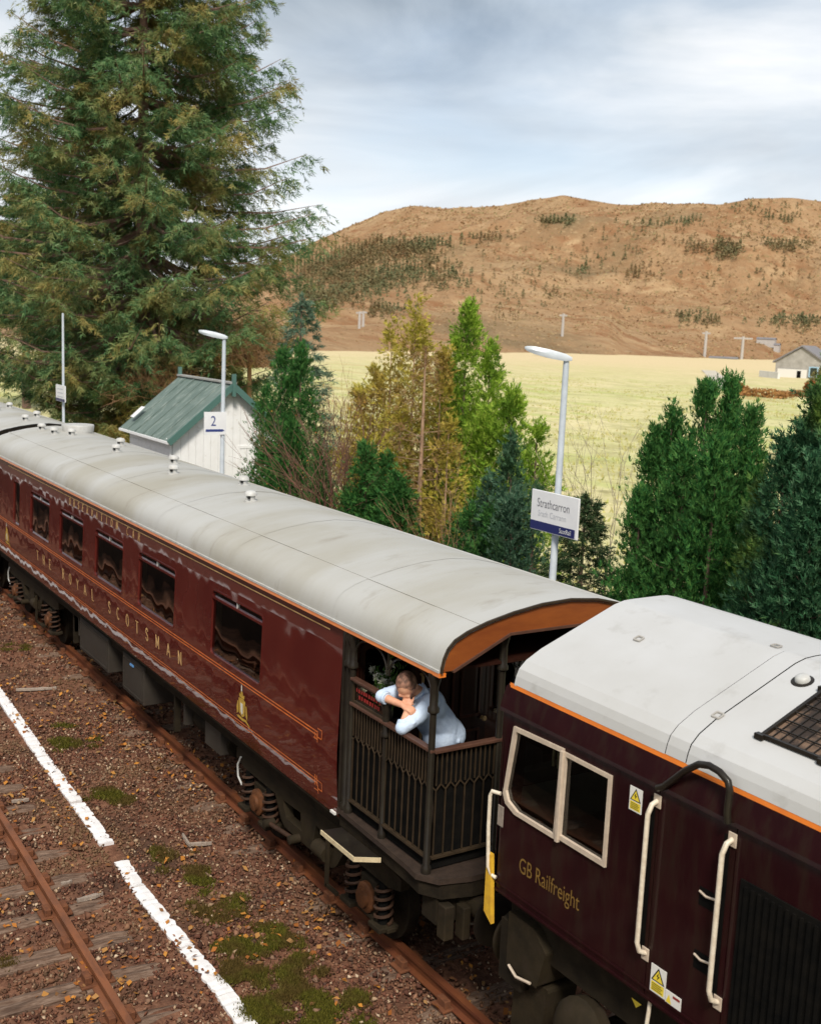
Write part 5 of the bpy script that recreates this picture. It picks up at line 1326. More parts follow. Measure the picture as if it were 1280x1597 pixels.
# ---- white timber hut with green roof
def build_hut():
    x0, x1, y0, y1, zb, ze, za = -24.15, -20.55, 4.74, 8.06, .30, 2.885, 4.28
    yc = (y0+y1)/2
    e = empty('platform_hut', ((x0+x1)/2, yc, zb), 'white weatherboarded hut with green ridged roof on the far platform', 'hut')
    mw = mat('white_weatherboard', (.85,.85,.85), .6, var=(.79,.785,.78), scale=3, dirt=((.55,.53,.48),5,.6,.85))
    mg = mat('green_roof_felt', (.085,.125,.108), .65, var=(.14,.185,.165), scale=2.2, stretch=(2,.5,.5), dirt=((.26,.30,.27),5,.52,.72))
    mgt = mat('green_trim', (.07,.15,.13), .5)
    # gable wall boards: vertical planks with small gaps, near gable
    n = 15; w = (y1-y0)/n
    for i in range(n):
        a = y0+w*i+.004; b = y0+w*(i+1)-.004
        top = lambda y: ze + (za-ze)*(1-abs(y-yc)/(yc-y0)) - .03
        pts = [(a, zb), (b, zb), (b, top(b)), (a, top(a))]
        if a < yc < b: pts = [(a, zb), (b, zb), (b, top(b)), (yc, top(yc)), (a, top(a))]
        MB().poly(pts, [], lambda y, z: (x1, y, z), (.02,0,0)).build('gable_board', mw, e)
    MB().box(x0, x1-.002, y0+.03, y1-.03, zb, ze-.02).build('wall_core', mw, e)
    MB().poly([(y0+.03,ze-.03),(y1-.03,ze-.03),(yc,za-.05)], [], lambda y, z: (x0, y, z), (x1-x0-.004,0,0)).build('loft_core', mw, e)
    # side wall boards (horizontal)
    for k in range(15):
        z = zb+.155*k
        MB().box(x0, x1+.018, y0-.006, y0+.028, z+.002, z+.15).build('side_board', mw, e)
    # window slots in the side wall
    for cx in (x1-.75, x1-1.75):
        wn = MB().box(cx-.30, cx+.30, y0-.025, y0-.007, 1.45, 2.15).build('window', mw, e)
        for dx in (-.17, .0, .17): MB().box(cx+dx-.055, cx+dx+.055, y0-.030, y0-.026, 1.52, 2.08).build('pane', M['black_panel'], wn)
    # door and hatch mouldings on the gable
    d = MB().poly([(yc+.25,zb+.05),(yc+1.25,zb+.05),(yc+1.25,2.55),(yc+.25,2.55)], [[(yc+.33,zb+.13),(yc+1.17,zb+.13),(yc+1.17,2.47),(yc+.33,2.47)]], lambda y, z: (x1+.021, y, z), (.02,0,0)).build('door_frame', mw, e)
    for k in range(4): MB().box(x1+.021, x1+.035, yc+.36+.2*k, yc+.54+.2*k, zb+.15, 2.45).build('door_board', mw, d)
    MB().box(x1+.036, x1+.05, yc+.33, yc+1.17, 1.9, 2.0).build('door_ledge', mw, d)
    MB().box(x1+.036, x1+.06, yc+.95, yc+1.0, 1.3, 1.45).build('hinge', M['iron'], d)
    # roof slopes in lapped sheets with battens
    ov = .22
    for sg in (-1, 1):
        ye = yc+sg*((yc-y0)+ov); zee = ze-(za-ze)*ov/(yc-y0)
        ns = 6; wx = (x1-x0+.5)/ns
        for i in range(ns):
            a = x0-.25+wx*i; b = a+wx
            MB().add([(a,ye,zee),(b,ye,zee),(b,yc,za),(a,yc,za),(a,ye,zee+.035),(b,ye,zee+.035),(b,yc,za+.035),(a,yc,za+.035)], [(0,1,2,3),(4,5,6,7),(0,1,5,4),(1,2,6,5),(2,3,7,6),(3,0,4,7)]).build('roof_sheet', mg, e)
            MB().bar((b,ye,zee+.05),(b,yc,za+.05),.045,.035,up=(0,0,1)).build('roof_batten', mg if i < ns-1 else mgt, e)
        MB().bar((x1+.27,ye,zee-.03),(x1+.27,yc,za-.03),.03,.17,up=(0,0,1)).build('bargeboard', mgt, e)
        MB().bar((x0-.25,ye,zee-.02),(x1+.25,ye,zee-.02),.09,.07).build('gutter', mw, e)
    MB().bar((x0-.27,yc,za+.05),(x1+.27,yc,za+.05),.20,.05).build('ridge_cap', mat('ridge_lead', (.36,.36,.34), .6, var=(.28,.27,.25), scale=4), e)
    for x in (x1+.28, x0-.26): MB().box(x-.045, x+.045, yc-.05, yc+.05, za-.32, za+.30).build('finial', mgt, e)
    MB().tube([(x1-.02,y0-.16,ze-.10),(x1-.02,y0-.06,ze-.30),(x1-.02,y0-.06,zb)], .035, 8).build('downpipe', mw, e, smooth=True)
    MB().add([(x0+.1,y0-.03,ze+.20),(x0+.42,y0-.03,ze+.20),(x0+.42,y0+.32,ze+.51),(x0+.1,y0+.32,ze+.51)], [(0,1,2,3)]).build('rooflight', M['sign_white'], e)
build_hut()

# ---- fence behind the platform (post and wire)
def build_fence():
    e = empty('post_and_wire_fence', (-10, 5.05, GZ), 'low post and wire fence behind the far platform', 'fence')
    m = mat('fence_timber', (.16,.13,.10), .9, var=(.22,.19,.15), scale=8)
    first = None
    for i in range(16):
        x = -26+2.2*i
        if first is None:
            first = MB().box(-.05,.05,-.05,.05,0,1.35).build('post', m); o = first
        else:
            o = first.copy(); COL.objects.link(o)
        o.parent = e; o.location = (x+10, 0, -.1)
    for z in (.0,.35,.7): MB().tube([(-26,5.05,z),(8,5.05,z)], .006, 5).build('wire', M['lamp'], e)
build_fence()

# ---- far cottage, sheds, poles
def build_far():
    ms = mat('grey_stone', (.36,.34,.31), .9, var=(.26,.245,.22), scale=.9, bump=.04, bscale=3)
    mslate = mat('slate_roof', (.15,.14,.145), .6, var=(.20,.185,.185), scale=.5)
    b = on_z(1246, 588, GZ+.3); L_ = np.linalg.norm((b-CAM)[:2]); k = L_/FPX
    e = empty('stone_cottage', (b[0], b[1], GZ), 'grey stone gabled cottage at the far right edge of the meadow', 'house')
    # gable plane turned to the camera, ridge running away to the right
    g = Vector((_r[0], _r[1], 0)).normalized(); d = Vector((_f[0], _f[1], 0)).normalized()
    rot = Matrix.Rotation(math.radians(-28), 3, 'Z'); g = rot @ g; d = rot @ d
    def P(a, c, z): return Vector((b[0], b[1], GZ)) + g*a + d*c + Vector((0,0,z))
    w, hE, hA, D = 35*k, 24*k, 45*k, 17.0
    MB().add([P(-w,0,-1),P(w,0,-1),P(w,0,hE),P(0,0,hA),P(-w,0,hE),P(-w,D,-1),P(w,D,-1),P(w,D,hE),P(0,D,hA),P(-w,D,hE)], [(0,1,2,3,4),(5,9,8,7,6),(0,5,6,1),(1,6,7,2),(4,9,5,0)]).build('wall', ms, e)
    for s in (-1, 1):
        MB().add([P(s*(w+.6),-.4,hE-.4),P(0,-.4,hA+.15),P(0,D+.4,hA+.15),P(s*(w+.6),D+.4,hE-.4),P(s*(w+.6),-.4,hE-.05),P(0,-.4,hA+.5),P(0,D+.4,hA+.5),P(s*(w+.6),D+.4,hE-.05)], [(0,1,2,3),(4,5,6,7),(0,1,5,4),(1,2,6,5),(2,3,7,6),(3,0,4,7)]).build('roof', mslate, e)
    MB().add([P(-w*.9,-.25,0),P(w*.3,-.25,0),P(w*.3,-.25,1.9),P(-w*.9,-.25,1.9)], [(0,1,2,3)]).build('lean_to', mat('pale_render', (.62,.60,.56), .8), e)
    wn = MB().add([P(w*.36,-.12,.4),P(w*.75,-.12,.4),P(w*.75,-.12,2.6),P(w*.36,-.12,2.6)], [(0,1,2,3)]).build('window', mat('blue_frame', (.32,.48,.60), .4), e)
    MB().add([P(w*.42,-.18,.6),P(w*.69,-.18,.6),P(w*.69,-.18,2.4),P(w*.42,-.18,2.4)], [(0,1,2,3)]).build('pane', M['glass_cab'], wn)
    dr = MB().add([P(-.5,-.32,.0),P(.3,-.32,0),P(.3,-.32,1.6),P(-.5,-.32,1.6)], [(0,1,2,3)]).build('door', M['black_panel'], e)
    # low white garden wall left of the cottage
    a = on_z(1185, 586, GZ+.3); c = on_z(1214, 589, GZ+.3)
    mb = MB().bar((a[0],a[1],GZ+.6),(c[0],c[1],GZ+.6),.5,1.6); o = mb.build('garden_wall', mat('white_wall', (.68,.67,.65), .8, var=(.58,.57,.54), scale=.8), loc=(a[0],a[1],GZ)); tag(o, 'low white garden wall left of the stone cottage', 'wall')
    # poles on the moor
    mp = mat('grey_pole', (.46,.43,.40), .8, var=(.38,.35,.32), scale=2)
    for (px, yt, yb, lab, ins) in ((563,487,513,'left one of a close pair of pale poles at the hill foot',0),(570,487,511,'right one of a close pair of pale poles at the hill foot',0),(884,494,528,'lone pale pole on the brown moor above the right lamp',0),(1109,520,558,'pale pole on the moor left of the cross-armed pole',0),(1166,527,562,'thick pale pole with cross arm left of the stone cottage',1)):
        bq = np.array(on_hill(px, yb)); t = bq.copy(); dist = np.linalg.norm((bq-CAM)[:2]); h = (yb-yt)/FPX*dist
        e2 = empty('utility_pole', tuple(bq), lab, 'pole', 'poles along the moor')
        wd = max(.14, dist*.0011)
        MB().tube([bq-np.array([0,0,1]), bq+np.array([0,0,h])], [wd*1.15, wd], 8).build('shaft', mp, e2, smooth=True)
        gg = g*(wd*7 if ins else wd*3)
        MB().bar(Vector(bq)+Vector((0,0,h*.92))-gg, Vector(bq)+Vector((0,0,h*.92))+gg, wd*1.2, wd*1.2).build('cross_arm', mp, e2)
    # sheepfold walls and small sheds
    for (px, py, w_, h_, lab) in ((1203,536,4.5,3.0,'small pale shed on the moor above the cottage'),(1224,546,1.3,3.4,'narrow pale hut just above the cottage roof'),(1135,561,7,1.2,'low pale stone fold near the lane end')):
        bq = np.array(on_hill(px, py+4)); dist = np.linalg.norm((bq-CAM)[:2]); s = dist/600
        e2 = empty('field_shed', tuple(bq), lab, 'shed')
        def Q(a, c, z): return Vector(bq)+g*a*s+d*c*s+Vector((0,0,z*s))
        MB().add([Q(-w_,0,-1),Q(w_,0,-1),Q(w_,0,h_),Q(-w_,0,h_),Q(-w_,4,-1),Q(w_,4,-1),Q(w_,4,h_),Q(-w_,4,h_)], [(0,1,2,3),(4,7,6,5),(1,5,6,2),(0,3,7,4)]).build('wall', mp, e2)
        MB().add([Q(-w_-.3,-.3,h_),Q(w_+.3,-.3,h_),Q(w_+.3,2,h_+.9),Q(-w_-.3,2,h_+.9),Q(w_+.3,4.3,h_),Q(-w_-.3,4.3,h_)], [(0,1,2,3),(3,2,4,5)]).build('roof', mslate, e2)
    # bracken banks and bushes round the cottage
    rng = np.random.default_rng(8)
    for (px, py, rx, ry, lab, cols) in ((1148,604,17,11,'rusty bracken bush below the lane',[(.20,.09,.03),(.28,.13,.04),(.15,.075,.03)]),(1190,611,45,8,'long low bank of orange bracken in front of the cottage',[(.30,.15,.05),(.38,.20,.07),(.22,.10,.04)]),
                                  (1266,600,12,8,'rust red bush beside the cottage corner',[(.20,.07,.025),(.26,.10,.03),(.14,.05,.02)]),(1282,592,22,20,'olive green bush hiding the right corner of the cottage',[(.13,.12,.045),(.17,.15,.055),(.09,.09,.035)]),
                                  (1245,612,30,6,'tan bracken bank right of the long orange bank',[(.33,.19,.08),(.28,.15,.06)])):
        c = on_z(px, py+ry*.6, GZ+.3); dist = np.linalg.norm((c-CAM)[:2]); k2 = dist/FPX; n = 500
        th = rng.random(n)*2*PI; rr = rng.random(n)**.5; u = rr*np.cos(th)*rx*k2; v = np.abs(rr*np.sin(th))*ry*k2*1.6; dep = rng.normal(size=n)*rx*k2*.3
        P_ = c[None]+np.outer(u, np.array([g.x,g.y,0]))+np.outer(dep, np.array([d.x,d.y,0]))+np.outer(v, [0,0,1])
        P_[:,2] -= .3
        V, F = tri_cloud(P_, rng.uniform(.3,.7,n)*max(.5,ry*k2*.25), rng)
        o = raw_mesh('bush', V, F, leaf_mat('bush_leaf', cols), loc=tuple(c)); tag(o, lab, 'bush', 'bushes round the cottage')
build_far()

# ================================================================ FOOTBRIDGE UNDER THE CAMERA AND UNSEEN STATION HOUSE BEHIND IT (both out of view; house added to dim the train's near side)
def build_footbridge():
    e = empty('footbridge', (10.3, -3, GZ), 'iron footbridge spanning the tracks above the locomotive', 'footbridge')
    m = mat('bridge_paint', (.10,.11,.12), .6, var=(.07,.075,.08), scale=3)
    MB().box(9.35, 11.4, -13, 6, 4.15, 4.40).build('deck', M['concrete'], e)
    for x in (9.35, 11.35): MB().box(x, x+.06, -13, 6, 4.40, 5.55).build('parapet', m, e)
    for y in (-8.0, 2.9):
        for x in (9.6, 11.1): MB().box(x-.12, x+.12, y-.12, y+.12, .8, 4.15).build('column', m, e)
build_footbridge()
def build_unseen_station_house():  # out of view, added to block sky light from the train's near side
    e = empty('unseen_station_house', (-12, -14, .8), 'unseen station house on the near platform, added to dim the train side', 'house')
    ms = mat('harled_wall', (.22,.20,.17), .9, var=(.17,.15,.13), scale=2); md = mat('house_slate', (.06,.058,.06), .7, var=(.085,.08,.08), scale=3)
    MB().box(-32, 3, -17, -11.5, .3, 4.4).build('wall', ms, e)
    MB().add([(-32.4,-11.1,4.3),(3.4,-11.1,4.3),(3.4,-14.2,6.9),(-32.4,-14.2,6.9),(-32.4,-17.4,4.3),(3.4,-17.4,4.3)], [(0,1,2,3),(3,2,5,4),(0,3,4),(1,5,2)]).build('roof', md, e)
    for x in (-28, -14, -1): MB().box(x-.5, x+.5, -14.7, -13.7, 6.0, 8.0).build('chimney', ms, e)
    for i in range(9):
        x = -30+3.9*i; w = MB().box(x-.6, x+.6, -11.5, -11.44, 1.9, 3.6).build('window', M['sign_white'], e); MB().box(x-.5, x+.5, -11.44, -11.43, 2.0, 3.5).build('pane', M['black_panel'], w)
build_unseen_station_house()
# ================================================================ TREES AND SHRUBS
def unit(a): return a/np.maximum(np.linalg.norm(a, axis=-1, keepdims=True), 1e-9)
def sprays(P, A, S, L, rng, nb=6, spread=(25, 60), wid=.16, jit=.25, ratio=.55):
    """leafy sprays: a centre blade and side blades along axis A in the plane of A and S"""
    n = len(P); A = unit(A); S = unit(S - A*(A*S).sum(1)[:, None]); out = []
    Nn = np.cross(A, S)
    for j in range(nb):
        if j == 0:
            t0 = np.full(n, .35); th = rng.normal(size=n)*.12; ln = L*.65
        else:
            sg = 1 if j % 2 else -1; k = (j+1)//2; m = (nb)//2
            t0 = .08 + .62*(k-1)/max(1, m) + rng.uniform(-.05, .05, n)
            th = sg*np.radians(rng.uniform(spread[0], spread[1], n)); ln = L*ratio*(1.05-.55*(k-1)/max(1, m))*rng.uniform(.75, 1.2, n)
        B = P + A*(L*t0)[:, None]
        d = unit(A*np.cos(th)[:, None] + S*np.sin(th)[:, None] + Nn*(rng.normal(size=n)*jit)[:, None])
        w = unit(np.cross(d, Nn + rng.normal(size=(n, 3))*.35))*(ln*wid)[:, None]*.62
        out.append(np.stack([B+w, B+d*ln[:, None], B-w+d*(ln*.18)[:, None]], 1))
    V = np.stack(out, 1).reshape(-1, 3)
    return V
def crown_mesh(name, Vs, m, parent):
    V = np.concatenate(Vs); return raw_mesh(name, V, np.arange(len(V)).reshape(-1, 3), m, parent)
BARK = mat('brown_bark', (.105,.062,.045), .9, var=(.17,.105,.080), scale=9, stretch=(1,1,.3), bump=.012)
BARK_PALE = mat('pale_bark', (.42,.27,.165), .85, var=(.31,.19,.12), scale=14, stretch=(1,1,.4), bump=.005)
TWIG = mat('red_brown_twig', (.185,.085,.052), .8, var=(.13,.065,.045), scale=6)
TWIG_TAN = mat('tan_twig', (.30,.175,.085), .85, var=(.22,.125,.065), scale=6)
TWIG_PALE = mat('pale_twig', (.33,.28,.20), .85, var=(.26,.21,.15), scale=6)
def spruce(name, base, H, prof, nbr, m, label, cat='tree', seed=1, droop=.30, spray_l=.36, nsub=20, nsp=5, z0=2.0, trunk_r=.32, lean=(0,0), hang=.55, group=None, nb=6, dead=0, bark=None, wid=.15, whorl=0, rag=.42):
    rng = np.random.default_rng(seed)
    e = empty(name, base, label, cat, group); b = np.array(base)
    zs = np.linspace(0, 1, 12); lx = np.array([lean[0], lean[1], 0])
    tb = MB(); tb.tube([b + np.array([0,0,H*t]) + lx*t for t in zs], [trunk_r*(1-t)**.8+.01 for t in zs], 10)
    Vs = []; pr_z = [q[0] for q in prof]; pr_r = [q[1] for q in prof]
    for i in range(nbr):
        u = (i+rng.random())/nbr; z = z0 + (H*.985-z0)*u**1.12
        if whorl: z = min(H*.98, z0 + whorl*round((z-z0)/whorl) + rng.normal()*.08)
        R_ = np.interp(z, pr_z, pr_r)*(1-rag*rng.random()**1.5)
        az = i*2.39996 + rng.normal()*.35; hd = np.array([math.cos(az), math.sin(az), 0])
        st = b + np.array([0,0,z]) + lx*(z/H)
        rise = .38*(z/H)**2*R_*rng.uniform(.4, 1.2); dr = droop*R_*(1-.6*z/H)*rng.uniform(.6, 1.3)
        nt = 9; t = np.linspace(0, 1, nt)
        sweep = rng.normal()*.12*R_; side = np.array([-hd[1], hd[0], 0])
        path = st + np.outer(t*R_, hd) + np.outer(t**2*sweep, side) + np.outer(rise*t - dr*np.sin(t*PI*.80), [0,0,1])
        if R_ > .7: tb.tube([Vector(q) for q in path[::2]], [max(.008, .032*R_**.6*(1-.92*k/4)*(trunk_r/.32)**.5) for k in range(5)], 4, caps=False)
        if i < dead: continue
        k = max(6, int(nsub*min(1.35, .35+R_/4)))
        ts = .16 + .84*rng.random(k)**.75
        idx = ts*(nt-1); i0 = np.minimum(idx.astype(int), nt-2); fr = (idx-i0)[:, None]
        p0 = path[i0]*(1-fr) + path[i0+1]*fr
        sg = np.where(rng.random(k) < .5, 1, -1)
        sl = (R_*.30*(1.12-ts*.75)*rng.uniform(.6, 1.25, k) + .10)
        sdir = unit(hd*rng.uniform(.5, 1.0, k)[:, None] + side*(sg*rng.uniform(.4, 1.0, k))[:, None] + np.array([0,0,1])*rng.uniform(-.45, .12, k)[:, None])
        q = nsp; tt = (np.arange(q)+.5)/q
        P = (p0[:, None] + sdir[:, None]*(sl[:, None]*tt)[:, :, None]).reshape(-1, 3)
        P[:, 2] -= (np.repeat(sl, q)*np.tile(tt**2, k)*hang*.5)
        A = unit(np.repeat(sdir, q, 0) + np.array([0,0,-1])*hang*rng.uniform(.1, 1.3, len(P))[:, None] + rng.normal(size=(len(P), 3))*.35)
        Sd = rng.normal(size=(len(P), 3)); Sd[:, 2] *= .35
        Vs.append(sprays(P, A, Sd, spray_l*rng.uniform(.6, 1.25, len(P)), rng, nb=nb, wid=wid))
    # leader tuft
    P = b + lx + np.array([0,0,1])*(H*rng.uniform(.93, 1.0, 60))[:, None]; A = unit(rng.normal(size=(60, 3))*.7 + np.array([0,0,1.0]))
    Vs.append(sprays(P, A, rng.normal(size=(60, 3)), np.full(60, spray_l*.8), rng, nb=nb, wid=wid))
    tb.build('trunk', bark or BARK, e, smooth=True)
    crown_mesh('crown', Vs, m, e)
    return e
def cypress(name, base, stems, m, label, seed=1, nclump=160, per=34, fan=.20, cat='tree', up=.75, group=None, trunk=.06, low=.05, shape=.75, ragged=.35, wid=.22, nb=7, csize=.34, bark=None, limbs=24, inner=.25):
    """dense upright conifer: sprays in clumps over one or more pointed stems (dx, dy, height, radius)"""
    rng = np.random.default_rng(seed); e = empty(name, base, label, cat, group); b = np.array(base, float)
    tb = MB(); Vs = []
    tot = sum(s[2]*s[3] for s in stems)
    for dx, dy, H, R_ in stems:
        c = b + np.array([dx, dy, 0])
        tb.tube([c+np.array([-dx*.6, -dy*.6, 0]), c+np.array([0,0,H*.3]), c+np.array([0,0,H*.95])], [trunk, trunk*.8, trunk*.15], 8)
        n = int(nclump*H*R_/tot)+8
        t = low + (1-low)*rng.random(n)**1.0
        az = rng.random(n)*2*PI
        lump = np.array([mnoise.noise(Vector((math.cos(a)*1.6+dx, math.sin(a)*1.6+dy, q*H*.9+seed))) for a, q in zip(az, t)])
        env = np.minimum(1, (1-t)**shape*1.25)*np.minimum(1, .55+t*2.2)
        rr = R_*env*(1+ragged*lump)*np.where(rng.random(n) < inner, rng.uniform(.25, .8, n), rng.uniform(.8, 1.05, n))
        out = np.stack([np.cos(az), np.sin(az), 0*az], 1)
        C = c + out*rr[:, None] + np.array([0,0,1])*(t*H)[:, None]
        for k in range(0, n, max(1, n//limbs)):
            z1 = C[k].copy(); z0 = c + np.array([0,0,max(.1, t[k]*H-.35*rr[k])]); tb.tube([z0, (z0+z1)/2+np.array([0,0,-.05]), z1], [trunk*.22+.004, .008, .004], 4, caps=False)
        sz = csize*np.clip(.45+env, .5, 1.15)*R_**.35
        P = np.repeat(C, per, 0) + rng.normal(size=(n*per, 3))*np.repeat(sz, per)[:, None]*np.array([.42, .42, .55])
        ax = unit(np.repeat(out, per, 0)*(1-up) + np.array([0,0,up]) + (P-np.repeat(C, per, 0))*1.2 + rng.normal(size=P.shape)*.28)
        Vs.append(sprays(P, ax, rng.normal(size=P.shape), fan*rng.uniform(.55, 1.2, len(P)), rng, nb=nb, wid=wid, spread=(18, 48), jit=.18))
    tb.build('trunk', bark or BARK, e, smooth=True); crown_mesh('crown', Vs, m, e)
    return e
def bare_shrub(name, base, H, spread, n, m, label, seed=1, depth=4, r0=.02, up=.8, cat='shrub', leafm=None, nleaf=0, tilt=0):
    rng = random.Random(seed); e = empty(name, base, label, cat); mb = MB(); tips = []
    def grow(p, d, L_, r, k):
        q = p + d*L_*.5 + Vector((rng.gauss(0,1), rng.gauss(0,1), rng.gauss(0,1)))*L_*.05; s = q + (d + Vector((0,0,.10))).normalized()*L_*.5
        mb.tube([p, q, s], [r, r*.85, r*.68], 4, caps=False)
        if k <= 0: tips.append(s); return
        for _ in range(rng.choice((2, 2, 3))):
            nd = (d + Vector((rng.gauss(0, .34), rng.gauss(0, .34), rng.gauss(.06, .22)))).normalized(); grow(s if rng.random() < .7 else q, nd, L_*rng.uniform(.62, .85), r*.62, k-1)
        tips.append(s)
    for i in range(n):
        a = rng.random()*2*PI; s = spread*rng.random()**.5
        d = Vector((math.cos(a)*s+tilt, math.sin(a)*s, up)).normalized()
        grow(Vector(base)+Vector((rng.gauss(0,.06), rng.gauss(0,.06), 0)), d, H*.34*rng.uniform(.75, 1.1), r0*rng.uniform(.6, 1), depth-1)
    mb.build('branches', m, e)
    if leafm and nleaf:
        r2 = np.random.default_rng(seed); T = np.array([tuple(rng.choice(tips)) for _ in range(nleaf)]) + r2.normal(size=(nleaf, 3))*.05
        V, F = tri_cloud(T, r2.uniform(.012, .028, nleaf), r2); raw_mesh('leaves', V, F, leafm, e)
    return e
def foot(px, py, y, z=GZ):
    q = on_y(px, py, y); return (q[0], q[1], z)
def topz(px, py, y): return on_y(px, py, y)[2]

SPRUCE = leaf_mat('spruce_needles', [(.035,.095,.040),(.065,.140,.052),(.105,.185,.066),(.165,.235,.115)], [(.28,.235,.065),(.36,.265,.090),(.18,.195,.058),(.40,.28,.11)], .5, .47, .66, trans=.2)
SPRUCE_B = leaf_mat('spruce_needles_dark', [(.030,.070,.030),(.052,.100,.038),(.085,.130,.050)], [(.20,.17,.05),(.26,.19,.07),(.12,.135,.045)], .5, .46, .64, trans=.2)
spruce('spruce_tree', foot(222, 500, 11.0), 28.0, [(0,4.4),(3,5.0),(5,6.0),(7,8.2),(9,8.4),(13,7.8),(16,7.0),(19,5.8),(22,4.0),(28,.3)], 470, SPRUCE, 'tall old spruce with brown tinged sprays towering above the hut', seed=4, nsub=38, nsp=5, nb=6, spray_l=.46, z0=2.8, trunk_r=.42, hang=.6, wid=.15, whorl=.95, rag=.62, bark=mat('spruce_bark', (.24,.145,.11), .9, var=(.15,.09,.07), scale=6, bump=.02))
spruce('spruce_tree', foot(140, 560, 12.5), 19.5, [(0,2.6),(4,3.4),(8,4.4),(12,4.0),(16,2.4),(19.5,.2)], 230, SPRUCE_B, 'darker spruce left of the tall one, its red trunk showing above the coach roof', seed=9, nsub=30, wid=.16, spray_l=.44, z0=3.2, trunk_r=.34, hang=.8, bark=mat('red_bark', (.20,.085,.060), .9, var=(.13,.06,.045), scale=6, bump=.02))
spruce('spruce_tree', foot(40, 520, 13.5), 15.5, [(0,4.0),(5,5.0),(8,4.8),(11,3.6),(13,2.4),(15.5,.2)], 200, SPRUCE, 'spruce at the left edge with a blue green top behind the others', seed=12, nsub=30, wid=.16, spray_l=.46, z0=7.0, trunk_r=.30, hang=.6, whorl=.8)
TH_DARK = leaf_mat('dark_thuja', [(.012,.062,.016),(.026,.110,.025),(.055,.165,.035),(.100,.215,.050)], [(.022,.090,.022),(.070,.17,.040)], 1.5, .45, .62, trans=.18)
TH_BLUE = leaf_mat('blue_green_cypress', [(.022,.065,.036),(.042,.105,.058),(.075,.145,.085),(.115,.185,.115)], [(.034,.090,.030),(.065,.130,.045)], 1.2, .5, .65, trans=.15)
TH_BRIGHT = leaf_mat('bright_green_cypress', [(.10,.21,.016),(.20,.34,.030),(.31,.45,.050),(.42,.52,.090)], [(.07,.16,.018),(.14,.25,.025)], 1.5, .46, .62, trans=.3)
TH_YEL = leaf_mat('yellowing_cypress', [(.32,.285,.035),(.46,.39,.055),(.56,.46,.085),(.22,.24,.035)], [(.38,.26,.055),(.48,.33,.095),(.28,.20,.055)], 1.0, .47, .63, trans=.28)
TH_DEEP = leaf_mat('deep_green_cypress', [(.012,.048,.022),(.024,.086,.036),(.048,.125,.054),(.085,.170,.085)], [(.060,.135,.026),(.13,.19,.035)], 1.3, .52, .66, trans=.15)
BLUE_SP = leaf_mat('blue_spruce', [(.060,.115,.070),(.100,.165,.105),(.150,.215,.150),(.075,.125,.070)], trans=.15)
DRY = leaf_mat('dry_brown_twigs', [(.20,.115,.045),(.30,.18,.075),(.24,.14,.06),(.36,.24,.11)], trans=.2)

def H_(px, py, y): return topz(px, py, y) - GZ
def ST(base, L_):
    """stems from (px, py of the top, y, half width in px)"""
    out = []
    for px, py, y, hw in L_:
        t = on_y(px, py, y); b_ = on_y(px-.03*(780-py)*.6, 780, y); k = np.linalg.norm(t-CAM)/FPX
        out.append((t[0]-base[0], y-base[1], t[2]-GZ, hw*k))
    return out
# blue spruce and dark thuja right of the hut
spruce('young_spruce', foot(466, 640, 7.2), H_(466, 462, 7.2), [(0,1.35),(1.5,1.45),(4,1.1),(6,.62),(7.2,.08)], 130, BLUE_SP, 'slim blue green spruce rising behind the bare red shrub', seed=21, nsub=16, nsp=4, spray_l=.24, z0=.5, trunk_r=.09, hang=.35, droop=.12)
b0 = foot(436, 700, 6.0)
cypress('thuja', b0, ST(b0, [(440,548,6.0,46),(470,545,6.3,44),(412,600,6.0,30),(455,650,5.7,58),(415,690,5.6,36),(500,700,5.8,40)]), TH_DARK, 'dark green thuja against the right wall of the hut', seed=22, nclump=420, per=40, fan=.15)
# bare red shrub
bare_shrub('bare_shrub', foot(542, 700, 6.1), H_(500, 545, 6.1)*.86, .22, 16, TWIG, 'leafless red brown rowan shrub between dark thuja and yellow cypress', seed=5, depth=5, r0=.030, up=1.0, leafm=leaf_mat('rowan_leaf', [(.45,.08,.02),(.50,.28,.05),(.30,.09,.03)], trans=.3), nleaf=160)
bare_shrub('bare_shrub', foot(545, 640, 8.8), H_(545, 540, 8.8)*.9, .30, 14, TWIG_TAN, 'taller tan leafless shrub behind the red one', seed=15, depth=5, r0=.026, up=1.0, leafm=leaf_mat('amber_leaf', [(.50,.30,.06),(.45,.17,.04)], trans=.3), nleaf=220)
# yellow cypress with the pale trunk
yb = foot(660, 640, 6.8)
yb2 = (yb[0]-.35, yb[1]+.55, GZ)
cypress('yellow_cypress', yb2, ST(yb2, [(650,458,7.4,58),(612,505,7.4,50),(690,540,7.6,50),(585,575,7.4,48),(558,610,7.2,42),(625,640,6.9,60),(700,660,7.0,48),(570,690,6.8,44)]), TH_YEL, 'yellowing cypress with brown tips behind its pale bare trunk', seed=24, nclump=560, per=32, fan=.16, up=.45, ragged=.5, inner=.35, bark=BARK_PALE, trunk=.05)
spruce('dead_conifer', yb, H_(660, 545, 6.8), [(0,1.2),(1.5,1.25),(3.5,.95),(5,.55),(6.2,.1)], 120, DRY, 'half dead conifer with straight pale trunk and dry brown branches', seed=25, nsub=6, nsp=2, spray_l=.22, z0=.4, trunk_r=.075, hang=.2, droop=.02, bark=BARK_PALE, nb=5, wid=.09, dead=15)
# bright green cypress
gb = foot(738, 600, 8.4)
cypress('green_cypress', gb, ST(gb, [(730,478,8.4,62),(708,530,8.5,46),(765,540,8.4,58),(800,610,8.2,60),(838,668,8.0,48),(760,640,8.0,70),(700,620,8.4,50)]), TH_BRIGHT, 'bright yellow green cypress, tallest right of the yellow one', seed=26, nclump=620, per=34, fan=.19, up=.6, ragged=.5)
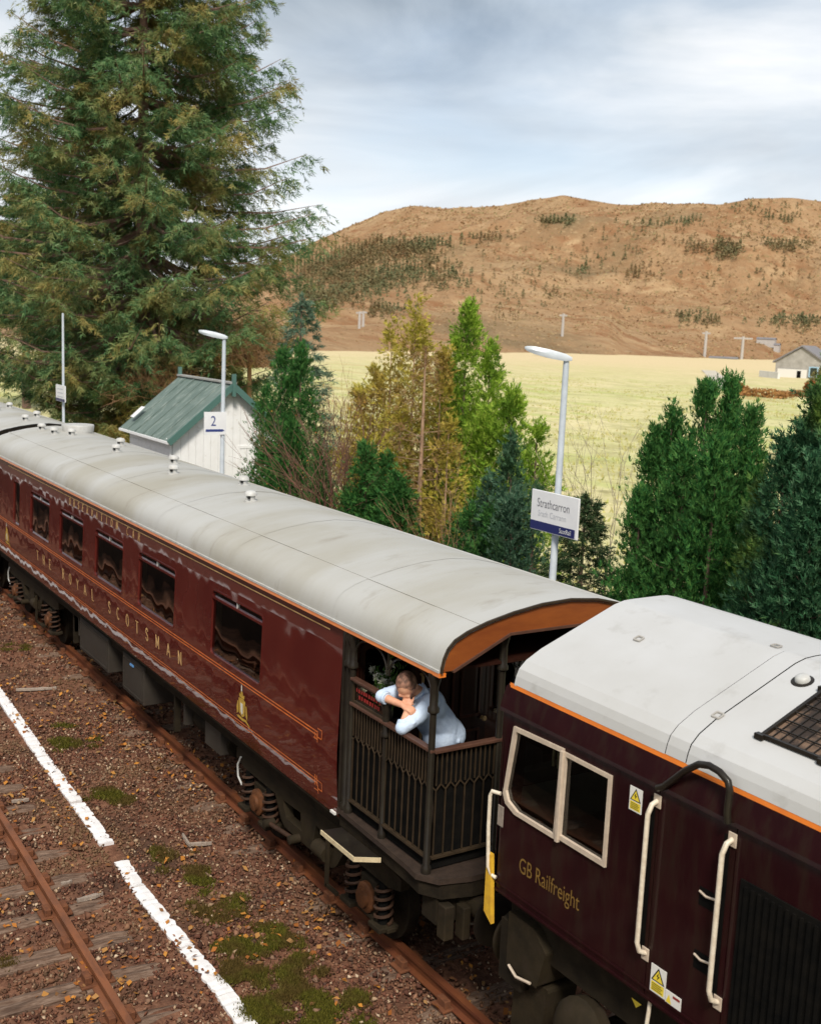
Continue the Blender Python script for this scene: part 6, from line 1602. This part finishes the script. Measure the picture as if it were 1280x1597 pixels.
# blue bushy cypress left of the name board
bb = foot(790, 780, 5.9)
cypress('blue_cypress', bb, ST(bb, [(800,688,5.9,42),(765,745,5.9,38),(835,765,6.0,36),(800,770,5.6,46),(745,790,5.8,34)]), TH_BLUE, 'bushy blue green cypress left of the station name board', seed=27, nclump=270, per=36, fan=.15, up=.65, ragged=.5)
spruce('young_spruce', foot(908, 860, 6.4), H_(908, 772, 6.4), [(0,1.05),(1.2,1.0),(2.6,.62),(3.6,.22),(4.2,.04)], 150, leaf_mat('young_spruce_needles', [(.020,.045,.020),(.038,.070,.028),(.065,.095,.035)], trans=.15), 'small dark spruce directly behind the station name board', seed=28, nsub=22, nsp=4, spray_l=.15, wid=.2, z0=.6, trunk_r=.05, hang=.1, droop=.02)
# dark thujas on the right
tb_ = foot(1090, 800, 6.2)
cypress('thuja', tb_, ST(tb_, [(1104,605,6.2,66),(1140,596,6.6,62),(1022,676,6.2,52),(1172,650,5.9,58),(1070,700,5.7,74),(1000,770,5.7,50),(1120,690,5.5,74),(1050,640,6.4,56),(1175,740,5.6,50)]), TH_DARK, 'broad dark green thuja with several pointed tops right of the name board', seed=29, nclump=980, per=44, fan=.14, inner=.35, up=.85, ragged=.5)
db = foot(1262, 820, 5.0)
cypress('dark_cypress', db, ST(db, [(1272,615,5.0,64),(1310,560,5.4,80),(1228,690,4.8,56),(1190,760,5.0,52),(1275,720,4.5,70),(1325,640,4.8,80),(1180,850,4.6,46),(1230,830,4.4,60)]), TH_DEEP, 'deep blue green cypress filling the right edge behind the locomotive', seed=30, nclump=900, per=42, fan=.14, inner=.35, up=.62, ragged=.6)
# undergrowth
cypress('low_conifer', foot(570, 790, 6.0), [(0,0,H_(575,700,6.0),.85),(.7,.1,H_(610,720,6.0),.8),(-.6,.2,H_(535,765,6.0),.7),(1.3,0,H_(645,750,6.0),.8)], TH_DARK, 'low dark green conifer under the yellow cypress', seed=31, nclump=300, per=36, fan=.16, up=.5)
cypress('low_conifer', foot(735, 830, 5.7), [(0,0,H_(735,790,5.7),.6),(.6,0,H_(780,800,5.7),.6),(-.6,.1,H_(690,800,5.7),.6)], TH_DARK, 'low dark green conifer below the bright green cypress', seed=35, nclump=130, per=36, fan=.15, up=.5)
bare_shrub('bare_shrub', foot(720, 800, 5.6), H_(715, 700, 5.6), .30, 12, TWIG_TAN, 'thin tan twigs between dead conifer and blue cypress', seed=33, depth=4, r0=.014)
bare_shrub('sapling', foot(965, 740, 9.0), H_(960, 600, 9.0), .16, 3, TWIG_PALE, 'thin leafless sapling in the meadow right of the name board', seed=34, depth=5, r0=.022, up=1.2, cat='tree')
bare_shrub('sapling', foot(905, 740, 11.0), H_(900, 680, 11.0)*.95, .16, 3, TWIG_PALE, 'faint leafless sapling in the meadow just behind the lamp post', seed=36, depth=4, r0=.018, up=1.2, cat='tree')
def dry_bush(px, py, rx, ry, y, label, seed):
    c = on_y(px, py, y); k = np.linalg.norm(c-CAM)/FPX; rng = np.random.default_rng(seed); e = empty('dry_bush', (c[0], c[1], GZ), label, 'bush', 'brown twiggy bushes near the hut')
    mb = MB()
    for i in range(150):
        a = rng.uniform(0, 2*PI); el = rng.uniform(.15, 1.2); L_ = ry*k*rng.uniform(.8, 1.9)
        p = np.array([c[0], c[1], c[2]-ry*k*.9]) + np.array([rng.normal()*rx*k*.35, rng.normal()*.5, 0]); d = np.array([math.cos(a)*math.cos(el), math.sin(a)*math.cos(el), math.sin(el)])
        q = p + d*L_*.6; s = q + (d*np.array([1.2,1.2,.1]) - np.array([0,0,.25]))*L_*.5
        mb.tube([p, q, s], [.030, .018, .007], 4, caps=False)
        for _ in range(4):
            t = rng.random(); o = q*(1-t)+s*t; mb.tube([o, o + (d + rng.normal(size=3)*.6)*L_*.28], [.010, .004], 3, caps=False)
    mb.tube([(c[0],c[1],GZ),(c[0],c[1],c[2]-ry*k*.8)], [.12,.10], 8)
    mb.build('branches', TWIG_TAN, e)
    n = 900; P = c + rng.normal(size=(n, 3))*np.array([rx*k*.42, .8, ry*k*.45]); V = sprays(P, unit(rng.normal(size=(n, 3))+np.array([0,0,-.2])), rng.normal(size=(n, 3)), rng.uniform(.2, .5, n), rng, nb=4, wid=.07)
    crown_mesh('twigs', [V], DRY, e)
dry_bush(255, 590, 75, 36, 10.5, 'wide brown twiggy bush behind the hut roof', 41)
dry_bush(390, 530, 60, 45, 14.0, 'tall straw brown bush under the spruce right of the hut', 42)
# ================================================================ PERSON AND FLOWERS
def solid(parts, voxel, smooth=6, name='tmp'):
    """union of tapered capsules ('c', p0, r0, p1, r1) and ellipsoids ('e', centre, radii, 3x3 rotation) -> remeshed mesh"""
    bm = bmesh.new()
    for q in parts:
        if q[0] == 'c':
            _, a, ra, b, rb = q; a = Vector(a); b = Vector(b); d = b-a; L_ = d.length; d.normalize(); u = d.orthogonal().normalized(); v = d.cross(u); n = 14
            prof = [(-ra*math.cos(t), ra*math.sin(t)) for t in np.linspace(.08, PI/2, 6)] + [(L_+rb*math.sin(t), rb*math.cos(t)) for t in np.linspace(0, PI/2-.08, 6)]
            rings = [[bm.verts.new(a + d*t + (u*math.cos(k*2*PI/n)+v*math.sin(k*2*PI/n))*r) for k in range(n)] for t, r in prof]
        else:
            _, c, rad, rot = q; c = Vector(c); n = 20; rings = []
            for t in np.linspace(.06, PI-.06, 14):
                rings.append([bm.verts.new(c + rot @ Vector((rad[0]*math.sin(t)*math.cos(k*2*PI/n), rad[1]*math.sin(t)*math.sin(k*2*PI/n), rad[2]*math.cos(t)))) for k in range(n)])
            n = 20
        for r0, r1 in zip(rings, rings[1:]):
            for k in range(n): bm.faces.new((r0[k], r0[(k+1) % n], r1[(k+1) % n], r1[k]))
        bm.faces.new(list(reversed(rings[0]))); bm.faces.new(rings[-1])
    bmesh.ops.recalc_face_normals(bm, faces=bm.faces)
    me = bpy.data.meshes.new(name); bm.to_mesh(me); bm.free()
    o = bpy.data.objects.new('tmp_solid', me); COL.objects.link(o)
    md = o.modifiers.new('r', 'REMESH'); md.mode = 'VOXEL'; md.voxel_size = voxel; md.adaptivity = 0
    if smooth:
        s = o.modifiers.new('s', 'SMOOTH'); s.iterations = smooth; s.factor = .5
    dg = bpy.context.evaluated_depsgraph_get(); dg.update()
    out = bpy.data.meshes.new_from_object(o.evaluated_get(dg)); bpy.data.objects.remove(o)
    out.polygons.foreach_set('use_smooth', [True]*len(out.polygons))
    return out
def mesh_part(name, me, m, parent, wl=None):
    base = wloc(parent); me.transform(Matrix.Translation(-base)); me.materials.clear(); me.materials.append(m); me.name = name
    o = bpy.data.objects.new(name, me); COL.objects.link(o); o.parent = parent; return o
def build_person():
    Vv = Vector
    FL = 1.385
    e = empty('person', (.95, -.62, FL), 'person in pale blue shirt leaning head on folded arms over veranda rail', 'person')
    hip = Vv((.93,-.69,2.27)); chest = Vv((.975,-.95,2.61)); neck = Vv((.985,-1.06,2.77)); head = Vv((1.010,-1.195,2.852))
    shL = Vv((1.155,-1.02,2.73)); shR = Vv((.80,-1.04,2.745))
    elL = Vv((1.185,-1.335,2.545)); elR = Vv((.845,-1.345,2.735))
    wrL = Vv((1.12,-1.235,2.70)); wrR = Vv((1.075,-1.275,2.715))
    rng = random.Random(2)
    I3 = Matrix.Identity(3)
    fw = Vv((.50,-.50,-.92)).normalized(); upv = (Vv((.55,-.55,.65)) - fw*Vv((.55,-.55,.65)).dot(fw)).normalized(); rt = fw.cross(upv)
    HR = Matrix((rt, fw, upv)).transposed()      # local x right, y forward, z up
    hp = lambda x, y, z: head + HR @ Vv((x*1.18, y*1.16, z*1.14))
    body = [('c', hip, .155, chest, .15), ('c', chest, .14, neck, .07), ('c', neck, .060, hp(0,-.035,-.06), .062),
            ('e', hp(0,-.012,.02), (.090,.113,.118), HR), ('c', hp(0,.03,-.05), .062, hp(0,.055,-.09), .035), ('c', hp(0,.085,.01), .014, hp(0,.112,-.022), .016),
            ('e', hp(.078,-.012,-.012), (.012,.022,.033), HR), ('e', hp(-.078,-.012,-.012), (.012,.022,.033), HR), ('c', hp(-.035,.082,.022), .014, hp(.035,.082,.022), .014),
            ('c', hp(-.02,.088,-.058), .012, hp(.02,.088,-.058), .012),
            ('c', chest+Vv((.05,-.05,.05)), .09, shL, .068), ('c', chest+Vv((-.05,-.05,.05)), .09, shR, .068),
            ('c', shL, .055, elL, .044), ('c', shR, .055, elR, .044), ('c', elL, .043, wrL, .029), ('c', elR, .043, wrR, .029)]
    # hands: palm, four fingers with a knuckle bend, thumb from the side of the palm
    def hand(w, d, out, side):
        d = Vv(d).normalized(); out = (Vv(out)-d*Vv(out).dot(d)).normalized(); s = d.cross(out)*side
        rotm = Matrix((s, d, out)).transposed()
        pl = w + d*.050
        L_ = [('e', pl, (.040,.055,.017), rotm), ('c', w, .026, pl, .022)]
        for k, (off, ln) in enumerate(((-.030,.068),(-.010,.078),(.011,.073),(.030,.057))):
            a = pl + d*.040 + s*off; b = a + (d*.8-out*.45).normalized()*ln*.5; c = b + (d*.35-out*.9).normalized()*ln*.5
            L_ += [('c', a, .0100, b, .0092), ('c', b, .0092, c, .0078)]
        a = w + d*.028 - s*.030; b = a + (d*.6 - s*.75).normalized()*.034; c = b + (d*.85 - s*.2 - out*.3).normalized()*.030
        L_ += [('c', a, .0125, b, .0110), ('c', b, .0110, c, .0088)]
        return L_
    body += hand(wrR, Vv((1,.30,-.10)), (.3,-.35,.9), 1)
    body += hand(wrL, Vv((-.45,.10,.55)), (.45,-.75,.35), -1)
    kn = [Vv((1.05,-.60,1.86)), Vv((.85,-.58,1.86))]; an = [Vv((1.06,-.56,1.47)), Vv((.84,-.54,1.47))]
    for i, sg in ((0, 1), (1, -1)):
        body += [('c', hip+Vv((sg*.085,.0,-.03)), .088, kn[i], .058), ('c', kn[i], .056, an[i], .038), ('c', an[i]-Vv((0,0,.04)), .036, an[i]+Vv((0,-.12,-.052)), .028)]
    skin = mat('skin', (.66,.36,.23), .5, var=(.58,.27,.17), scale=18, spec=.4)
    mesh_part('body', solid(body, .0085, 2), skin, e)
    # shirt: torso, rolled sleeves, collar, loose hem
    sh = [('c', hip+Vv((.01,.02,.03)), .168, hip+Vv((.02,-.10,.14)), .165), ('c', hip+Vv((.02,-.08,.12)), .176, chest, .172), ('c', chest, .168, neck-Vv((0,-.03,.035)), .088),
          ('e', hip+Vv((.07,-.11,.04)), (.15,.17,.15), I3), ('e', chest+Vv((.02,.05,.02)), (.17,.11,.16), I3),
          ('c', chest+Vv((.05,-.04,.05)), .105, shL, .084), ('c', chest+Vv((-.05,-.04,.05)), .105, shR, .084),
          ('c', shL, .080, shL.lerp(elL, .55)+Vv((0,.02,-.01)), .074), ('c', shL.lerp(elL, .5)+Vv((0,.02,-.01)), .072, elL+Vv((.0,.0,.005)), .062), ('c', elL, .060, elL.lerp(wrL, .14), .054),
          ('c', shR, .080, elR, .062), ('c', elR, .061, elR.lerp(wrR, .12), .055)]
    # folds
    for k in range(9):
        a = hip + Vv((.155+rng.uniform(-.02,.02), .02-.05*k*.5, .02+.045*k)); sh.append(('c', a, .024, a+Vv((-.02,-.11,-.035+rng.uniform(-.03,.03))), .012))
    for t in (.25,.45,.65,.82):
        c = shL.lerp(elL, t); sh.append(('c', c+Vv((.055,.03,.02)), .018, c+Vv((.03,-.05,-.045)), .012))
        c = shR.lerp(elR, t); sh.append(('c', c+Vv((-.04,0,.045)), .016, c+Vv((.04,-.03,.03)), .012))
    for t in (0, .5, 1.0):
        c = chest.lerp(neck, t)+Vv((.09,.10-.05*t,.03)); sh.append(('c', c, .020, c+Vv((-.13,.03,.03)), .014))
    shirt = mat('pale_blue_shirt', (.56,.67,.83), .8, var=(.50,.615,.79), scale=9, bump=.008, bscale=22)
    so = mesh_part('shirt', solid(sh, .010, 2), shirt, e)
    col_ = [('c', neck+Vv((.075,-.005,.012)), .017, neck+Vv((.03,.06,.045)), .018), ('c', neck+Vv((.03,.06,.045)), .018, neck+Vv((-.05,.055,.045)), .018), ('c', neck+Vv((-.05,.055,.045)), .018, neck+Vv((-.08,-.01,.01)), .016), ('c', neck+Vv((.075,-.005,.012)), .017, neck+Vv((.055,-.06,-.03)), .014)]
    mesh_part('collar', solid(col_, .006, 2), shirt, so)
    for el, wr in ((elL, wrL), (elR, wrR)):
        d = (wr-el).normalized(); c = el+d*.028
        MB().lathe(c, d, [(0,.058),(.004,.061),(.030,.060),(.034,.056),(.034,.040),(0,.040)], 18).build('cuff', shirt, so, smooth=True)
    tr = [('c', hip+Vv((0,.02,.0)), .165, hip+Vv((0,.02,-.06)), .16)]
    for i, sg in ((0, 1), (1, -1)): tr += [('c', hip+Vv((sg*.08,.02,-.05)), .108, kn[i]+Vv((0,.01,0)), .078), ('c', kn[i], .076, an[i]+Vv((0,0,.03)), .062)]
    mesh_part('trousers', solid(tr, .010, 4), mat('dark_trousers', (.018,.018,.024), .8, var=(.028,.027,.033), scale=10), e)
    for i in (0, 1): mesh_part('shoe', solid([('c', an[i]+Vv((0,.05,-.045)), .040, an[i]+Vv((0,-.14,-.052)), .033)], .008, 3), M['black'], e)
    # hair: cropped cap, thin on the crown
    hr = [('e', hp(0,-.018,.034), (.0940,.111,.113), HR)]
    hair = solid(hr, .005, 2)
    bm = bmesh.new(); bm.from_mesh(hair); kill = []
    for v in bm.verts:
        l = (HR.transposed() @ (v.co - head))/1.16; n = mnoise.noise(Vv((l.x*40, l.y*40, l.z*40)))*.006
        if l.y > .050 + n - (.02 if l.z < .05 else 0) and l.z < .105 or l.z < -.040+n or (abs(l.x) > .05 and l.y > .02 and l.z < .02): kill.append(v)
    bmesh.ops.delete(bm, geom=kill, context='VERTS'); bm.to_mesh(hair); bm.free()
    mh = bpy.data.materials.new('cropped_hair'); mh.use_nodes = True
    nt = mh.node_tree; b = nt.nodes['Principled BSDF']; b.inputs['Roughness'].default_value = .7
    g = nt.nodes.new('ShaderNodeNewGeometry'); nn = nt.nodes.new('ShaderNodeTexNoise'); nn.inputs['Scale'].default_value = 22; nn.inputs['Detail'].default_value = 5
    r_ = nt.nodes.new('ShaderNodeValToRGB'); r_.color_ramp.elements[0].position = .40; r_.color_ramp.elements[0].color = (.075,.036,.022,1); r_.color_ramp.elements[1].position = .72; r_.color_ramp.elements[1].color = (.40,.20,.135,1)
    nt.links.new(g.outputs['Position'], nn.inputs['Vector']); nt.links.new(nn.outputs[0], r_.inputs[0]); nt.links.new(r_.outputs[0], b.inputs['Base Color'])
    mesh_part('hair', hair, mh, e)
    for sx in (-.033, .033): MB().lathe(hp(sx,.074,.006), HR @ Vv((0,1,0)), [(0,.010),(.008,.008),(.011,.003)], 10).build('eye', M['black'], e, smooth=True)
build_person()
def build_flowers():
    mp = leaf_mat('white_petals', [(.80,.78,.68),(.70,.68,.52),(.82,.80,.75)], trans=.3); ml = leaf_mat('flower_leaves', [(.03,.075,.015),(.06,.12,.025),(.10,.16,.04)], trans=.2)
    for i, (x, y, lab) in enumerate(((.34,-.98,'vase of white flowers on a stand inside the veranda left of the door'),(.34,.92,'vase of white flowers on a stand inside the veranda right of the door'))):
        rng = np.random.default_rng(50+i); e = empty('flower_stand', (x, y, 1.385), lab, 'flowers', 'flower stands in the veranda')
        MB().lathe((x,y,1.385),(0,0,1),[(0,.13),(.02,.13),(.03,.025),(.86,.025),(.88,.12),(.90,.12)],14).build('stand', M['wood_dark'], e, smooth=True)
        MB().lathe((x,y,2.286),(0,0,1),[(0,.05),(.02,.06),(.10,.075),(.17,.045),(.19,.055)],14).build('vase', M['iron'], e, smooth=True)
        n = 260; P = np.array([x,y,2.60])+rng.normal(size=(n,3))*np.array([.09,.09,.09]); V = sprays(P, unit(rng.normal(size=(n,3))+np.array([0,0,.6])), rng.normal(size=(n,3)), rng.uniform(.05,.11,n), rng, nb=4, wid=.35); crown_mesh('leaves', [V], ml, e)
        Vs = []
        for k in range(24):
            c = np.array([x+.03,y-.03,2.66])+rng.normal(size=3)*np.array([.09,.09,.08]); m_ = 14; d = unit(rng.normal(size=(m_,3))+np.array([.3,-.3,.4])); Vs.append(sprays(np.repeat(c[None],m_,0), d, rng.normal(size=(m_,3)), np.full(m_,.055), rng, nb=3, wid=.6))
        crown_mesh('petals', Vs, mp, e)['kind'] = 'stuff'
build_flowers()
